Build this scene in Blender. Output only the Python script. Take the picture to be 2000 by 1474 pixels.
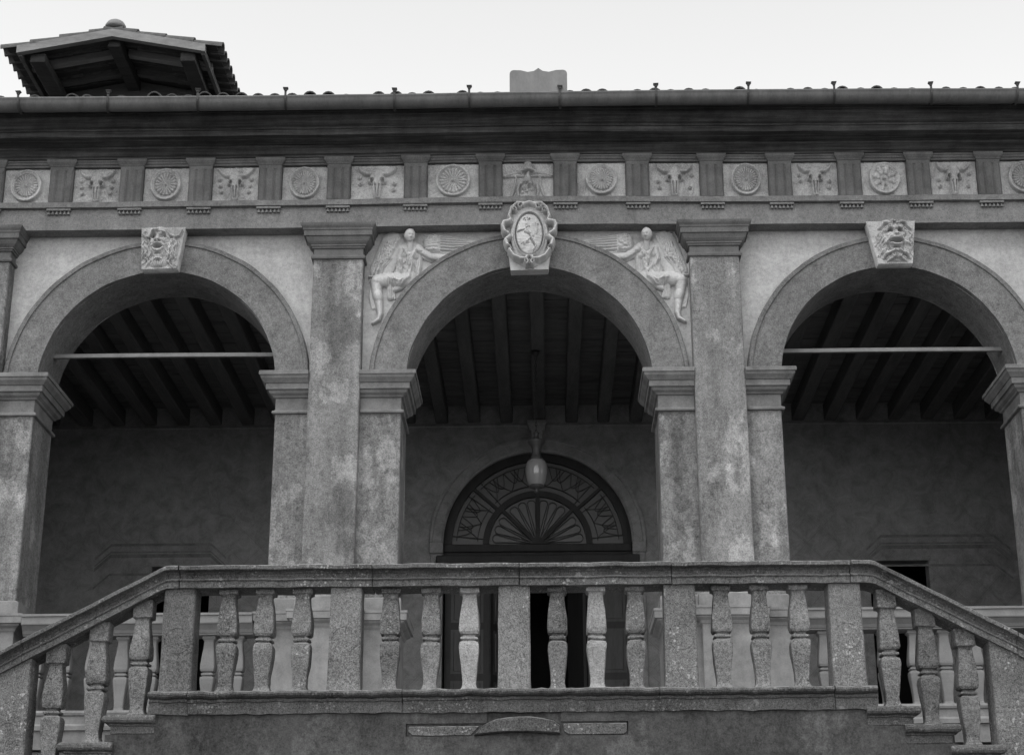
import bpy, math, random
import numpy as np
from mathutils import Vector, Matrix, noise as mnoise
random.seed(7)
S = bpy.context.scene
for o in list(bpy.data.objects):
    bpy.data.objects.remove(o)
C = S.collection
R = math.radians

# ------------------------------------------------------------------ camera
TILT, ROLL = 0.341594, -0.0082676
cam = bpy.data.cameras.new('camera'); camo = bpy.data.objects.new('camera', cam); C.objects.link(camo)
fw = Vector((0, math.cos(TILT), math.sin(TILT))); rt = Vector((1, 0, 0)); up = rt.cross(fw)
rt2 = rt * math.cos(ROLL) + up * math.sin(ROLL); up2 = up * math.cos(ROLL) - rt * math.sin(ROLL)
M = Matrix((rt2, up2, -fw)).transposed().to_4x4(); M.translation = Vector((0.1447, -18.0, 0.0))
camo.matrix_world = M
cam.sensor_width = 36; cam.lens = 3355.587 * 36 / 2000; cam.shift_x = -59.18 / 2000
cam.clip_end = 3000; cam.clip_start = 0.1
S.camera = camo

# ------------------------------------------------------------------ sky, sun, exposure
SUN_EL, SUN_AZ = R(62), R(-20)         # high diffuse light from the viewer's side, a little from the left
w = bpy.data.worlds.new('World'); S.world = w; w.use_nodes = True
nt = w.node_tree; nt.nodes.clear()
sky = nt.nodes.new('ShaderNodeTexSky'); sky.sky_type = 'NISHITA'; sky.sun_disc = False
sky.sun_elevation = SUN_EL; sky.sun_rotation = R(180) - SUN_AZ
sky.air_density = 1.0; sky.dust_density = 0.5; sky.ozone_density = 1.0; sky.altitude = 50
bw = nt.nodes.new('ShaderNodeRGBToBW'); bg = nt.nodes.new('ShaderNodeBackground'); wo = nt.nodes.new('ShaderNodeOutputWorld')
nt.links.new(sky.outputs[0], bw.inputs[0]); nt.links.new(bw.outputs[0], bg.inputs[0]); nt.links.new(bg.outputs[0], wo.inputs[0])
bg.inputs[1].default_value = 0.15
sl = bpy.data.lights.new('sun', 'SUN'); sl.energy = 0.7; sl.angle = R(40); sl.color = (1, 1, 1)
so = bpy.data.objects.new('sun', sl); C.objects.link(so)
d = Vector((-math.sin(SUN_AZ) * math.cos(SUN_EL), math.cos(SUN_AZ) * math.cos(SUN_EL), -math.sin(SUN_EL)))
so.rotation_euler = d.to_track_quat('-Z', 'Y').to_euler(); so.location = (3, -20, 30)
S.render.engine = 'CYCLES'
S.view_settings.view_transform = 'Standard'; S.view_settings.look = 'None'; S.view_settings.gamma = 1
S.view_settings.exposure = 1.76

# ------------------------------------------------------------------ materials (monochrome)
class NT:
    def __init__(s, name):
        s.m = bpy.data.materials.new(name); s.m.use_nodes = True; s.t = s.m.node_tree; s.t.nodes.clear()
        s.out = s.t.nodes.new('ShaderNodeOutputMaterial'); s.b = s.t.nodes.new('ShaderNodeBsdfPrincipled')
        s.t.links.new(s.b.outputs[0], s.out.inputs[0])
        g = s.t.nodes.new('ShaderNodeNewGeometry'); s.pos = g.outputs['Position']; s.geo = g
    def link(s, a, b):
        if hasattr(a, 'links'): s.t.links.new(a, b)
        else: b.default_value = a
    def math(s, op, a, b=0.0, c=0.0, clamp=False):
        n = s.t.nodes.new('ShaderNodeMath'); n.operation = op; n.use_clamp = clamp
        s.link(a, n.inputs[0]); s.link(b, n.inputs[1]); s.link(c, n.inputs[2]); return n.outputs[0]
    def noise(s, scale, detail=5, rough=.6, stretch=None, off=(0, 0, 0), dist=0.0):
        mp = s.t.nodes.new('ShaderNodeMapping'); s.t.links.new(s.pos, mp.inputs[0])
        if stretch: mp.inputs['Scale'].default_value = stretch
        mp.inputs['Location'].default_value = off
        n = s.t.nodes.new('ShaderNodeTexNoise'); n.inputs['Scale'].default_value = scale
        n.inputs['Detail'].default_value = detail; n.inputs['Roughness'].default_value = rough
        n.inputs['Distortion'].default_value = dist
        s.t.links.new(mp.outputs[0], n.inputs[0]); return n.outputs[0]
    def voro(s, scale, feat='F1', out='Distance', off=(0, 0, 0)):
        mp = s.t.nodes.new('ShaderNodeMapping'); s.t.links.new(s.pos, mp.inputs[0]); mp.inputs['Location'].default_value = off
        n = s.t.nodes.new('ShaderNodeTexVoronoi'); n.feature = feat; n.inputs['Scale'].default_value = scale
        s.t.links.new(mp.outputs[0], n.inputs[0]); return n.outputs[out]
    def step(s, v, lo, hi):
        n = s.t.nodes.new('ShaderNodeMapRange'); n.interpolation_type = 'SMOOTHSTEP'
        s.link(v, n.inputs[0]); n.inputs[1].default_value = lo; n.inputs[2].default_value = hi; return n.outputs[0]
    def mix(s, f, a, b):
        n = s.t.nodes.new('ShaderNodeMix'); n.data_type = 'FLOAT'; s.link(f, n.inputs[0]); s.link(a, n.inputs[2]); s.link(b, n.inputs[3]); return n.outputs[0]
    def sep(s):
        n = s.t.nodes.new('ShaderNodeSeparateXYZ'); s.t.links.new(s.pos, n.inputs[0]); return n.outputs
    def finish(s, val, bump=None, bs=.3, bd=.004, rough=.9, spec=.2):
        cc = s.t.nodes.new('ShaderNodeCombineColor')
        v = s.math('MAXIMUM', val, 0.012)
        for i in range(3): s.link(v, cc.inputs[i])
        s.t.links.new(cc.outputs[0], s.b.inputs['Base Color'])
        s.b.inputs['Roughness'].default_value = rough; s.b.inputs['Specular IOR Level'].default_value = spec
        if bump is not None:
            bn = s.t.nodes.new('ShaderNodeBump'); bn.inputs['Strength'].default_value = bs; bn.inputs['Distance'].default_value = bd
            s.link(bump, bn.inputs['Height']); s.t.links.new(bn.outputs[0], s.b.inputs['Normal'])
        return s.m
    def rnd(s):
        n = s.t.nodes.new('ShaderNodeObjectInfo'); return n.outputs['Random']

def cen(n, v, k):            # k*(v-.5)
    return n.math('MULTIPLY_ADD', v, k * 1.9, -.95 * k)

def plaster(name, base, big=.25, mid=.35, fine=.25, patch=0.0, patchv=1.35, streak=0.0, hstreak=0.0, gritty=.0, off=0, rndv=0.0, bs=.35):
    n = NT(name); o = (off, off * .7, off * 1.3)
    a = n.noise(.7, 4, .55, off=o); b = n.noise(5, 7, .65, off=o); c = n.noise(70, 4, .7, off=o)
    v = n.math('ADD', n.math('ADD', cen(n, a, big * 2), cen(n, b, mid * 2)), cen(n, c, fine * 2))
    gr = n.noise(21, 9, .78, off=(o[0] + 2, 6, o[2])); v = n.math('ADD', v, cen(n, gr, gritty * 2))
    v = n.math('ADD', v, 1.0)
    if streak:
        st = n.noise(3.0, 6, .65, stretch=(1, 1, .12), off=o)
        v = n.math('MULTIPLY', v, n.math('ADD', 1.0, cen(n, st, streak * 2)))
    if hstreak:
        st = n.noise(22.0, 6, .7, stretch=(.04, 1, 1), off=o)
        v = n.math('MULTIPLY', v, n.math('ADD', 1.0, cen(n, st, hstreak * 2)))
    if patch:
        pm = n.step(n.noise(2.3, 8, .62, off=(o[0] + 3, 1, 5), stretch=(1, 1, .7)), .555, .595)
        pm2 = n.step(n.noise(1.6, 10, .78, off=(o[0] + 9, 4, 2), stretch=(1, 1, .55)), .50, .60)
        v = n.math('MULTIPLY', v, n.mix(pm, 1.0, 1 + (patchv - 1) * patch))
        v = n.math('MULTIPLY', v, n.mix(pm2, 1.0, 1 - .40 * patch))
    if rndv: v = n.math('MULTIPLY', v, n.math('MULTIPLY_ADD', n.rnd(), rndv * 2, 1 - rndv))
    v = n.math('MULTIPLY', v, base)
    h = n.math('ADD', n.math('MULTIPLY', b, 1.2), n.math('MULTIPLY', c, .5))
    return n.finish(v, h, bs, .012)

def stone(name, base, gran=.5, big=.35, lich=0.0, lichv=.5, pits=0.0, rndv=.15, stain=.3, bs=.7):
    n = NT(name)
    a = n.noise(1.3, 4, .6); b = n.noise(13, 8, .72); c = n.noise(95, 3, .75); c2 = n.noise(38, 4, .7)
    v = n.math('ADD', n.math('ADD', cen(n, a, big * 2), cen(n, b, big * 1.2)), n.math('ADD', cen(n, c, gran * 2), cen(n, c2, gran * 1.2)))
    v = n.math('ADD', v, 1.0)
    sm = n.step(n.noise(1.9, 5, .65, off=(7, 2, 4)), .55, .68)
    v = n.math('MULTIPLY', v, n.mix(sm, 1.0, 1 - stain))
    if rndv: v = n.math('MULTIPLY', v, n.math('MULTIPLY_ADD', n.rnd(), rndv * 2, 1 - rndv))
    v = n.math('MULTIPLY', v, base)
    if pits:
        p = n.step(n.voro(55), .30, .12); pm = n.step(n.noise(6, 3, .5, off=(1, 8, 3)), .5, .6)
        v = n.math('MULTIPLY', v, n.math('SUBTRACT', 1.0, n.math('MULTIPLY', n.math('MULTIPLY', p, pm), pits)))
    if lich:
        dd = n.math('ADD', n.voro(34), n.math('MULTIPLY', n.noise(70, 3, .6), .5))
        vc = n.t.nodes.new('ShaderNodeSeparateColor'); n.t.links.new(n.voro(34, 'F1', 'Color'), vc.inputs[0])
        l1 = n.math('MULTIPLY', n.step(dd, .64, .50), n.step(vc.outputs[0], .52, .60))
        d2 = n.math('ADD', n.voro(80, off=(5, 1, 2)), n.math('MULTIPLY', n.noise(150, 2, .6), .5))
        vc2 = n.t.nodes.new('ShaderNodeSeparateColor'); n.t.links.new(n.voro(80, 'F1', 'Color', off=(5, 1, 2)), vc2.inputs[0])
        l1 = n.math('MAXIMUM', l1, n.math('MULTIPLY', n.math('MULTIPLY', n.step(d2, .62, .48), n.step(vc2.outputs[0], .66, .72)), .8))
        l2 = n.step(n.noise(2.6, 4, .6, off=(2, 6, 1)), .50, .60)
        l3 = n.math('MULTIPLY', n.step(n.noise(17, 9, .72, off=(8, 3, 6)), .56, .60), n.step(n.noise(3.4, 4, .6, off=(6, 9, 2)), .54, .62))
        v = n.mix(n.math('MULTIPLY', n.math('MAXIMUM', n.math('MULTIPLY', l1, l2), n.math('MULTIPLY', l3, .85)), lich), v, lichv)
        nz = n.t.nodes.new('ShaderNodeSeparateXYZ'); n.t.links.new(n.geo.outputs['Normal'], nz.inputs[0])
        upf = n.math('MULTIPLY', n.step(nz.outputs[2], .6, .95), n.step(n.noise(11, 5, .6, off=(3, 3, 3)), .38, .58))
        v = n.mix(n.math('MULTIPLY', upf, lich), v, lichv)
    h = n.math('ADD', n.math('MULTIPLY', c, .55), n.math('ADD', n.math('MULTIPLY', c2, .6), n.math('MULTIPLY', b, .8)))
    return n.finish(v, h, bs, .010)

def simple(name, base, var=.3, scale=8, rough=.7, spec=.3, stretch=None, bump=.2):
    n = NT(name); a = n.noise(scale, 6, .65, stretch=stretch); c = n.noise(scale * 9, 4, .7, stretch=stretch)
    v = n.math('ADD', n.math('ADD', cen(n, a, var * 2), cen(n, c, var)), 1.0)
    v = n.math('MULTIPLY', v, base)
    return n.finish(v, n.math('ADD', a, c), bump, .006, rough, spec)

def fresco(name, base):
    n = NT(name); x, y, z = n.sep()
    a = n.noise(.9, 6, .7); b = n.noise(5, 9, .78, dist=.6); c = n.noise(60, 4, .7)
    v = n.math('ADD', n.math('ADD', cen(n, a, .5), cen(n, b, .9)), n.math('ADD', cen(n, c, .4), 1.0))
    def lines(e, p):
        f = n.math('FRACT', n.math('DIVIDE', e, p)); f = n.math('ABSOLUTE', n.math('SUBTRACT', f, .5))
        l1 = n.step(f, .030, .018)
        f2 = n.math('ABSOLUTE', n.math('SUBTRACT', f, .075)); l2 = n.step(f2, .016, .008)
        return n.math('MAXIMUM', l1, n.math('MULTIPLY', l2, .7))
    L = n.math('MAXIMUM', lines(n.math('ADD', x, z), .46), lines(n.math('SUBTRACT', x, z), .46))
    zone = n.math('MULTIPLY', n.step(n.noise(1.1, 3, .5, off=(5, 0, 2)), .40, .52), n.step(z, 6.9, 6.2))
    v = n.math('MULTIPLY', v, n.math('SUBTRACT', 1.0, n.math('MULTIPLY', n.math('MULTIPLY', L, zone), .16)))
    return n.finish(n.math('MULTIPLY', v, base), n.math('ADD', b, c), .3, .006)

MT = dict(
    stucco=plaster('pale stucco', .34, .05, .18, .22, gritty=.32, streak=.12, bs=.30),
    trim=plaster('grey render', .135, .18, .42, .22, patch=.25),
    pier=plaster('patchy grey render', .136, .10, .26, .60, gritty=.6, patch=.9, patchv=1.5, streak=.5, off=3, rndv=.05),
    arch=plaster('grey arch render', .128, .10, .25, .5, gritty=.5, streak=.15, patch=.3, off=5),
    capt=plaster('sooty capital render', .105, .15, .35, .3, off=41),
    archi=plaster('architrave render', .160, .10, .2, .45, gritty=.45, streak=.2, off=8),
    trig=plaster('dark frieze render', .115, .15, .3, .3, streak=.35, off=11, rndv=.12),
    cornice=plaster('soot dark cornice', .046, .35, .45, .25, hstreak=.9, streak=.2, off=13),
    marble=plaster('pale carved stone', .42, .12, .22, .16, off=17, bs=.25),
    maskst=plaster('weathered mask stone', .36, .12, .45, .25, patch=.4, off=47, bs=.3),
    metope=plaster('metope plaster', .34, .2, .4, .4, patch=.55, patchv=1.15, off=19, rndv=.10),
    wallgrey=plaster('smooth dark render', .048, .2, .35, .45, gritty=.65, patch=.8, patchv=1.5, off=23),
    podium=plaster('podium render', .15, .25, .4, .15, off=29),
    pedest=plaster('pedestal render', .165, .25, .35, .15, off=31, streak=.2),
    softrail=plaster('smooth stucco balustrade', .15, .15, .2, .12, off=33),
    stone=stone('weathered trachyte', .122, .90, .38, lich=.55, lichv=.26, pits=.5, rndv=.14),
    stonel=stone('lichened trachyte', .116, .90, .38, lich=1.0, lichv=.30, pits=.4, rndv=.1),
    stonep=stone('pale replacement stone', .205, .6, .2, lich=.25, lichv=.5, pits=.7, rndv=.12, stain=.1),
    stones=stone('stained dark trachyte', .09, .85, .45, lich=.35, lichv=.26, pits=.4, rndv=.0, stain=.5),
    stoned=stone('damp dark stone', .045, .5, .3, lich=.1, pits=.3, rndv=.1),
    coping=stone('coping trachyte', .092, .85, .32, lich=.75, lichv=.30, pits=.4, rndv=.12),
    base=stone('base course trachyte', .068, .85, .32, lich=.5, lichv=.24, pits=.4, rndv=.12),
    fresco=fresco('faded fresco wall', .24),
    frescod=simple('faded painted moulding', .17, .4, 6, .95, .1),
    wood=simple('dark old timber', .085, .4, 5, .8, .2, (1, .15, 1)),
    plank=simple('dark ceiling boards', .12, .4, 4, .85, .1, (.2, 1, 1)),
    door=simple('dark door wood', .028, .35, 6, .6, .3, (1, 1, .2)),
    doorl=simple('door panel wood', .065, .35, 6, .6, .3, (1, 1, .2)),
    glass=simple('dusty fanlight glass', .10, .15, 2, .35, .5, None, .02),
    iron=simple('dark iron', .03, .3, 12, .6, .4),
    rod=simple('painted iron rod', .14, .25, 10, .6, .3),
    zinc=simple('dull zinc gutter', .09, .35, 4, .55, .35, (1.5, 1, .5), .1),
    zincl=simple('pale zinc sheet', .125, .25, 5, .6, .3, (1, 1, .4), .1),
    tile=simple('dark roof tile', .075, .45, 9, .9, .1),
    tboard=simple('black roof boarding', .045, .4, 5, .85, .1, (.3, 1, 1)),
    twood=simple('turret timber', .085, .4, 5, .85, .1, (.3, 1, 1)),
    timber=simple('weathered timber', .17, .35, 5, .85, .1, (.3, 1, 1)),
    porcelain=simple('lamp fitting', .055, .15, 10, .5, .4),
    globe=simple('milky lamp glass', .23, .08, 3, .12, .6, None, .0),
    floor=simple('terrazzo floor', .38, .3, 12, .6, .3),
    ground=simple('worn turf ground', .11, .35, 2, .95, .1),
    dark=simple('unlit room', .02, .2, 3, .95, .05),
)

# ------------------------------------------------------------------ mesh helpers
def mesh(name, v, f, mat=None, smooth=False):
    me = bpy.data.meshes.new(name); me.from_pydata([tuple(p) for p in v], [], f); me.update()
    if mat: me.materials.append(MT[mat])
    if smooth: me.polygons.foreach_set('use_smooth', [True] * len(me.polygons))
    return me
def link(name, me, parent=None, loc=(0, 0, 0), rot=(0, 0, 0), sc=(1, 1, 1)):
    o = bpy.data.objects.new(name, me); C.objects.link(o); o.parent = parent
    o.location = loc; o.rotation_euler = rot; o.scale = sc; return o
def thing(name, label, cat, loc=(0, 0, 0), group=None):
    o = bpy.data.objects.new(name, None); C.objects.link(o); o.location = loc; o.empty_display_size = .2
    tag(o, label, cat, group); return o
def tag(o, label, cat, group=None):
    o['label'] = label; o['category'] = cat
    if group: o['group'] = group
    return o

def jit(p, amp, fr=3.0, seed=0.0):
    q = Vector((p[0] * fr + seed, p[1] * fr + 3.1, p[2] * fr - seed))
    n = mnoise.noise_vector(q); return (p[0] + n.x * amp, p[1] + n.y * amp, p[2] + n.z * amp)

class MB:
    def __init__(s): s.v = []; s.f = []
    def add(s, v, f):
        k = len(s.v); s.v += [tuple(p) for p in v]; s.f += [tuple(i + k for i in q) for q in f]
    def loft(s, x0, x1, y0, y1, prof, ch=.004, sides=(1, 1, 1, 1), sub=1):
        """rings of a rectangle grown by o at height z; sides = left,right,front,back growth"""
        rings = []
        for o, z in prof:
            a, b, c, d = x0 - o * sides[0], x1 + o * sides[1], y0 - o * sides[2], y1 + o * sides[3]
            k = min(ch, (b - a) * .2, (d - c) * .2)
            if k > 0:
                cs = [(a + k, c), (b - k, c), (b, c + k), (b, d - k), (b - k, d), (a + k, d), (a, d - k), (a, c + k)]
            else: cs = [(a, c), (b, c), (b, d), (a, d)]
            ring = []
            for i in range(len(cs)):
                p, q = cs[i], cs[(i + 1) % len(cs)]
                m = sub if math.hypot(q[0] - p[0], q[1] - p[1]) > 2.5 * ch else 1
                for j in range(m): ring.append((p[0] + (q[0] - p[0]) * j / m, p[1] + (q[1] - p[1]) * j / m, z))
            rings.append(ring)
        n = len(rings[0]); v = [p for r in rings for p in r]; f = []
        for i in range(len(rings) - 1):
            for j in range(n):
                f.append((i * n + j, i * n + (j + 1) % n, (i + 1) * n + (j + 1) % n, (i + 1) * n + j))
        f.append(tuple(range(n - 1, -1, -1))); f.append(tuple((len(rings) - 1) * n + j for j in range(n)))
        s.add(v, f); return s
    def box(s, x0, x1, y0, y1, z0, z1, ch=.004):
        c = min(ch, (z1 - z0) * .2)
        return s.loft(x0, x1, y0, y1, [(-c, z0), (0, z0 + c), (0, z1 - c), (-c, z1)] if ch else [(0, z0), (0, z1)], ch)
    def sweep(s, path, prof, amp=0.0, fr=3.0, seed=0.0, closed=True):
        """path [(x, y, z)], prof [(y, z)] in order; profile kept vertical"""
        n = len(prof); v = []; f = []
        for (px, py, pz) in path:
            for (y, z) in prof:
                p = (px, py + y, pz + z); v.append(jit(p, amp, fr, seed) if amp else p)
        m = len(path)
        for i in range(m - 1):
            for j in range(n if closed else n - 1):
                k = (j + 1) % n; f.append((i * n + j, i * n + k, (i + 1) * n + k, (i + 1) * n + j))
        if closed: f.append(tuple(range(n))); f.append(tuple((m - 1) * n + j for j in range(n - 1, -1, -1)))
        s.add(v, f); return s
    def tube(s, pts, r, n=6, r1=None):
        pts = [Vector(p) for p in pts]; v = []; f = []
        for i, p in enumerate(pts):
            t = (pts[min(i + 1, len(pts) - 1)] - pts[max(i - 1, 0)]).normalized()
            a = t.cross(Vector((0, 1, 0)));
            if a.length < .05: a = t.cross(Vector((1, 0, 0)))
            a.normalize(); b = t.cross(a).normalized()
            rr = r if r1 is None else r + (r1 - r) * i / (len(pts) - 1)
            for j in range(n):
                an = 2 * math.pi * j / n; v.append(p + a * (rr * math.cos(an)) + b * (rr * math.sin(an)))
        for i in range(len(pts) - 1):
            for j in range(n): k = (j + 1) % n; f.append((i * n + j, i * n + k, (i + 1) * n + k, (i + 1) * n + j))
        f.append(tuple(range(n - 1, -1, -1))); f.append(tuple((len(pts) - 1) * n + j for j in range(n)))
        s.add(v, f); return s
    def lathe(s, prof, n=24, c=(0, 0, 0)):
        v = []; f = []
        for r, z in prof:
            for j in range(n): a = 2 * math.pi * j / n; v.append((c[0] + r * math.cos(a), c[1] + r * math.sin(a), c[2] + z))
        for i in range(len(prof) - 1):
            for j in range(n): k = (j + 1) % n; f.append((i * n + j, i * n + k, (i + 1) * n + k, (i + 1) * n + j))
        f.append(tuple(range(n - 1, -1, -1))); f.append(tuple((len(prof) - 1) * n + j for j in range(n)))
        s.add(v, f); return s
    def ring(s, cx, zc, prof, a0=0.0, a1=math.pi, n=64, amp=0.0, seed=0.0, closed=True):
        """prof [(r, y)] swept round (cx, zc) in the XZ plane from the right (0) to the left (pi)"""
        v = []; f = []; m = len(prof)
        for i in range(n + 1):
            a = a0 + (a1 - a0) * i / n
            for r, y in prof:
                p = (cx + r * math.cos(a), y, zc + r * math.sin(a)); v.append(jit(p, amp, 4.0, seed) if amp else p)
        for i in range(n):
            for j in range(m if closed else m - 1):
                k = (j + 1) % m; f.append((i * m + j, (i + 1) * m + j, (i + 1) * m + k, i * m + k))
        if closed: f.append(tuple(range(m - 1, -1, -1))); f.append(tuple(n * m + j for j in range(m)))
        s.add(v, f); return s
    def done(s, name, mat, parent=None, smooth=False, loc=(0, 0, 0), **k):
        return link(name, mesh(name, s.v, s.f, mat, smooth), parent, loc, **k)
    def jitter(s, amp, fr=3.0, seed=0.0):
        s.v = [jit(p, amp, fr, seed) for p in s.v]; return s

def xs(a, b, st):
    n = max(1, int(round(abs(b - a) / st))); return [a + (b - a) * i / n for i in range(n + 1)]

def warp(x):          # the old entablature sags a little along its length
    pts = [(-9, -.012), (-5, -.010), (-4.2, -.008), (-2.2, .000), (-.5, .018), (.8, .016), (2.7, -.004), (5, -.004), (9, -.004)]
    for (a, p), (b, q) in zip(pts, pts[1:]):
        if x <= b: return p + (q - p) * (x - a) / (b - a)
    return 0.0

# carved reliefs: a height field of rounded strokes, turned into a closed-front mesh
class HF:
    def __init__(s, U, V): s.U, s.V = U, V; s.H = np.zeros_like(U)
    @classmethod
    def rect(c, u0, u1, v0, v1, st):
        u = np.linspace(u0, u1, int((u1 - u0) / st) + 1); v = np.linspace(v0, v1, int((v1 - v0) / st) + 1)
        return c(*np.meshgrid(u, v))
    @classmethod
    def quad(c, tl, tr, br, bl, nu, nv):
        a, b = np.meshgrid(np.linspace(0, 1, nu), np.linspace(0, 1, nv))
        P = lambda k: (tl[k] * (1 - a) + tr[k] * a) * (1 - b) + (bl[k] * (1 - a) + br[k] * a) * b
        return c(P(0), P(1))
    def seg(s, x0, y0, x1, y1):
        dx, dy = x1 - x0, y1 - y0; L = dx * dx + dy * dy + 1e-9
        t = np.clip(((s.U - x0) * dx + (s.V - y0) * dy) / L, 0, 1)
        return t, np.hypot(s.U - x0 - t * dx, s.V - y0 - t * dy)
    def cap(s, x0, y0, x1, y1, r0, r1, h0, h1=None, add=False):
        h1 = h0 if h1 is None else h1
        t, dd = s.seg(x0, y0, x1, y1); r = r0 + (r1 - r0) * t; h = h0 + (h1 - h0) * t
        z = h * np.sqrt(np.clip(1 - (dd / r) ** 2, 0, 1)); s.H = s.H + z if add else np.maximum(s.H, z); return s
    def curve(s, pts, r0, r1, h0, h1=None, add=False):
        h1 = h0 if h1 is None else h1; n = len(pts) - 1
        Z = np.zeros_like(s.H)
        for i in range(n):
            a, b = i / n, (i + 1) / n
            t, dd = s.seg(*pts[i], *pts[i + 1]); tt = a + (b - a) * t
            Z = np.maximum(Z, (h0 + (h1 - h0) * tt) * np.sqrt(np.clip(1 - (dd / (r0 + (r1 - r0) * tt)) ** 2, 0, 1)))
        s.H = s.H + Z if add else np.maximum(s.H, Z); return s
    def cut(s, pts, r, depth):
        Z = np.zeros_like(s.H)
        for i in range(len(pts) - 1):
            t, dd = s.seg(*pts[i], *pts[i + 1]); Z = np.maximum(Z, np.clip(1 - (dd / r) ** 2, 0, 1))
        s.H = s.H - depth * Z * (s.H > 0); return s
    def ell(s, x, y, rx, ry, h, ang=0.0, add=False, base=0.0):
        c, n = math.cos(R(ang)), math.sin(R(ang)); u = (s.U - x) * c + (s.V - y) * n; v = -(s.U - x) * n + (s.V - y) * c
        q = 1 - (u / rx) ** 2 - (v / ry) ** 2; z = np.where(q > 0, base + h * np.sqrt(np.clip(q, 0, 1)), 0)
        s.H = s.H + z if add else np.maximum(s.H, z); return s
    def dig(s, x, y, rx, ry, d, ang=0.0):
        c, n = math.cos(R(ang)), math.sin(R(ang)); u = (s.U - x) * c + (s.V - y) * n; v = -(s.U - x) * n + (s.V - y) * c
        s.H = s.H - d * np.clip(1 - (u / rx) ** 2 - (v / ry) ** 2, 0, 1); return s
    def spiral(s, x, y, r, turns, a0, rr, h, sgn=1, add=False):
        pts = []
        for i in range(int(turns * 14) + 1):
            q = i / (turns * 14); a = a0 + sgn * q * turns * 2 * math.pi; k = r * (1 - .85 * q); pts.append((x + k * math.cos(a), y + k * math.sin(a)))
        return s.curve(pts, rr, rr * .7, h, h * .9, add)
    def blur(s, n, only=False):
        keep = s.H > 0
        for _ in range(n):
            P = np.pad(s.H, 1, mode='edge')
            s.H = (P[1:-1, 1:-1] * 4 + (P[:-2, 1:-1] + P[2:, 1:-1] + P[1:-1, :-2] + P[1:-1, 2:]) * 2 + P[:-2, :-2] + P[:-2, 2:] + P[2:, :-2] + P[2:, 2:]) / 16
        if only: s.H = np.where(keep, np.maximum(s.H, .5), -1)
        return s
    def rough(s, amp, fr, seed=0, only=True):
        rng = np.random.RandomState(seed); Z = 0
        for k in range(7):
            f = fr * (1 + k * .55); a, b, p = rng.rand(3) * 6.28; Z = Z + np.sin(s.U * f * math.cos(a) + s.V * f * math.sin(a) + p) * np.sin(-s.U * f * math.sin(b) + s.V * f * math.cos(b) + p * 2) / (1 + k * .5)
        s.H = s.H + amp * Z * ((s.H > 0) if only else 1); return s
    def build(s, name, mat, ku, kv, kh, u0, v0, thr=None, skirt=None, back=.006, flip=False):
        """local mesh: x=(u-u0)*ku, z=-(v-v0)*kv (v runs downwards), y=-H*kh"""
        nv, nu = s.U.shape; sg = -1 if flip else 1
        X = (s.U - u0) * ku * sg; Z = -(s.V - v0) * kv; Y = -s.H * kh
        if thr is not None:
            on = s.H > thr; Y = np.where(on, Y, back)
        v = np.stack([X, Y, Z], -1).reshape(-1, 3); idx = np.arange(nu * nv).reshape(nv, nu)
        q = np.stack([idx[:-1, :-1], idx[1:, :-1], idx[1:, 1:], idx[:-1, 1:]], -1).reshape(-1, 4)
        if thr is not None:
            k = on.reshape(-1)[q].any(1); q = q[k]
        if flip: q = q[:, ::-1]
        v = v.tolist(); f = q.tolist()
        if thr is not None:
            used = sorted(set(i for a in f for i in a)); mp = {u: i for i, u in enumerate(used)}
            v = [v[u] for u in used]; f = [[mp[i] for i in a] for a in f]
        if skirt is not None:
            b = list(idx[0, :]) + list(idx[1:, -1]) + list(idx[-1, -2::-1]) + list(idx[-2:0:-1, 0]); k0 = len(v)
            for i in b: v.append([v[i][0], skirt, v[i][2]])
            m = len(b)
            for i in range(m):
                j = (i + 1) % m; fc = [int(b[i]), int(b[j]), k0 + j, k0 + i]; f.append(fc[::-1] if flip else fc)
        me = mesh(name, v, f, mat, True)
        return me

# ================================================================== ground
gm = MB(); gm.add([(-600, -600, -1.6), (600, -600, -1.6), (600, 900, -1.6), (-600, 900, -1.6)], [(0, 1, 2, 3)])
g = gm.done('ground', 'ground'); g['kind'] = 'structure'

# ================================================================== villa
villa = thing('villa', 'old villa front with three arched loggia bays under a carved frieze', 'villa', (0, 0, -1.6))
VZ = 1.6
def vdone(mb, name, mat, smooth=False, parent=None, **k):
    o = mb.done(name, mat, parent or villa, smooth, **k)
    if parent is None: o.location = (o.location[0], o.location[1], o.location[2] + VZ)
    return o
def vlink(name, me, loc=(0, 0, 0), parent=None, **k):
    return link(name, me, parent or villa, (loc[0], loc[1], loc[2] + (VZ if parent is None else 0)), **k)

Y_PIER, Y_WALL, Y_BACK = .12, .20, .90
PIL = [(-6.20, .57), (-2.17, .565), (2.12, .565), (6.17, .57)]
ARCH = [(-4.185, 1.335, 1.715, 6.435), (0.0, 1.385, 1.80, 6.415), (4.15, 1.325, 1.70, 6.435)]   # centre, inner r, outer r, centre z
Z_IMP, Z_ARC = 6.495, 8.25
PIER = [(-6.95, -5.515), (-2.83, -1.43), (1.43, 2.80), (5.46, 6.90)]

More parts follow.
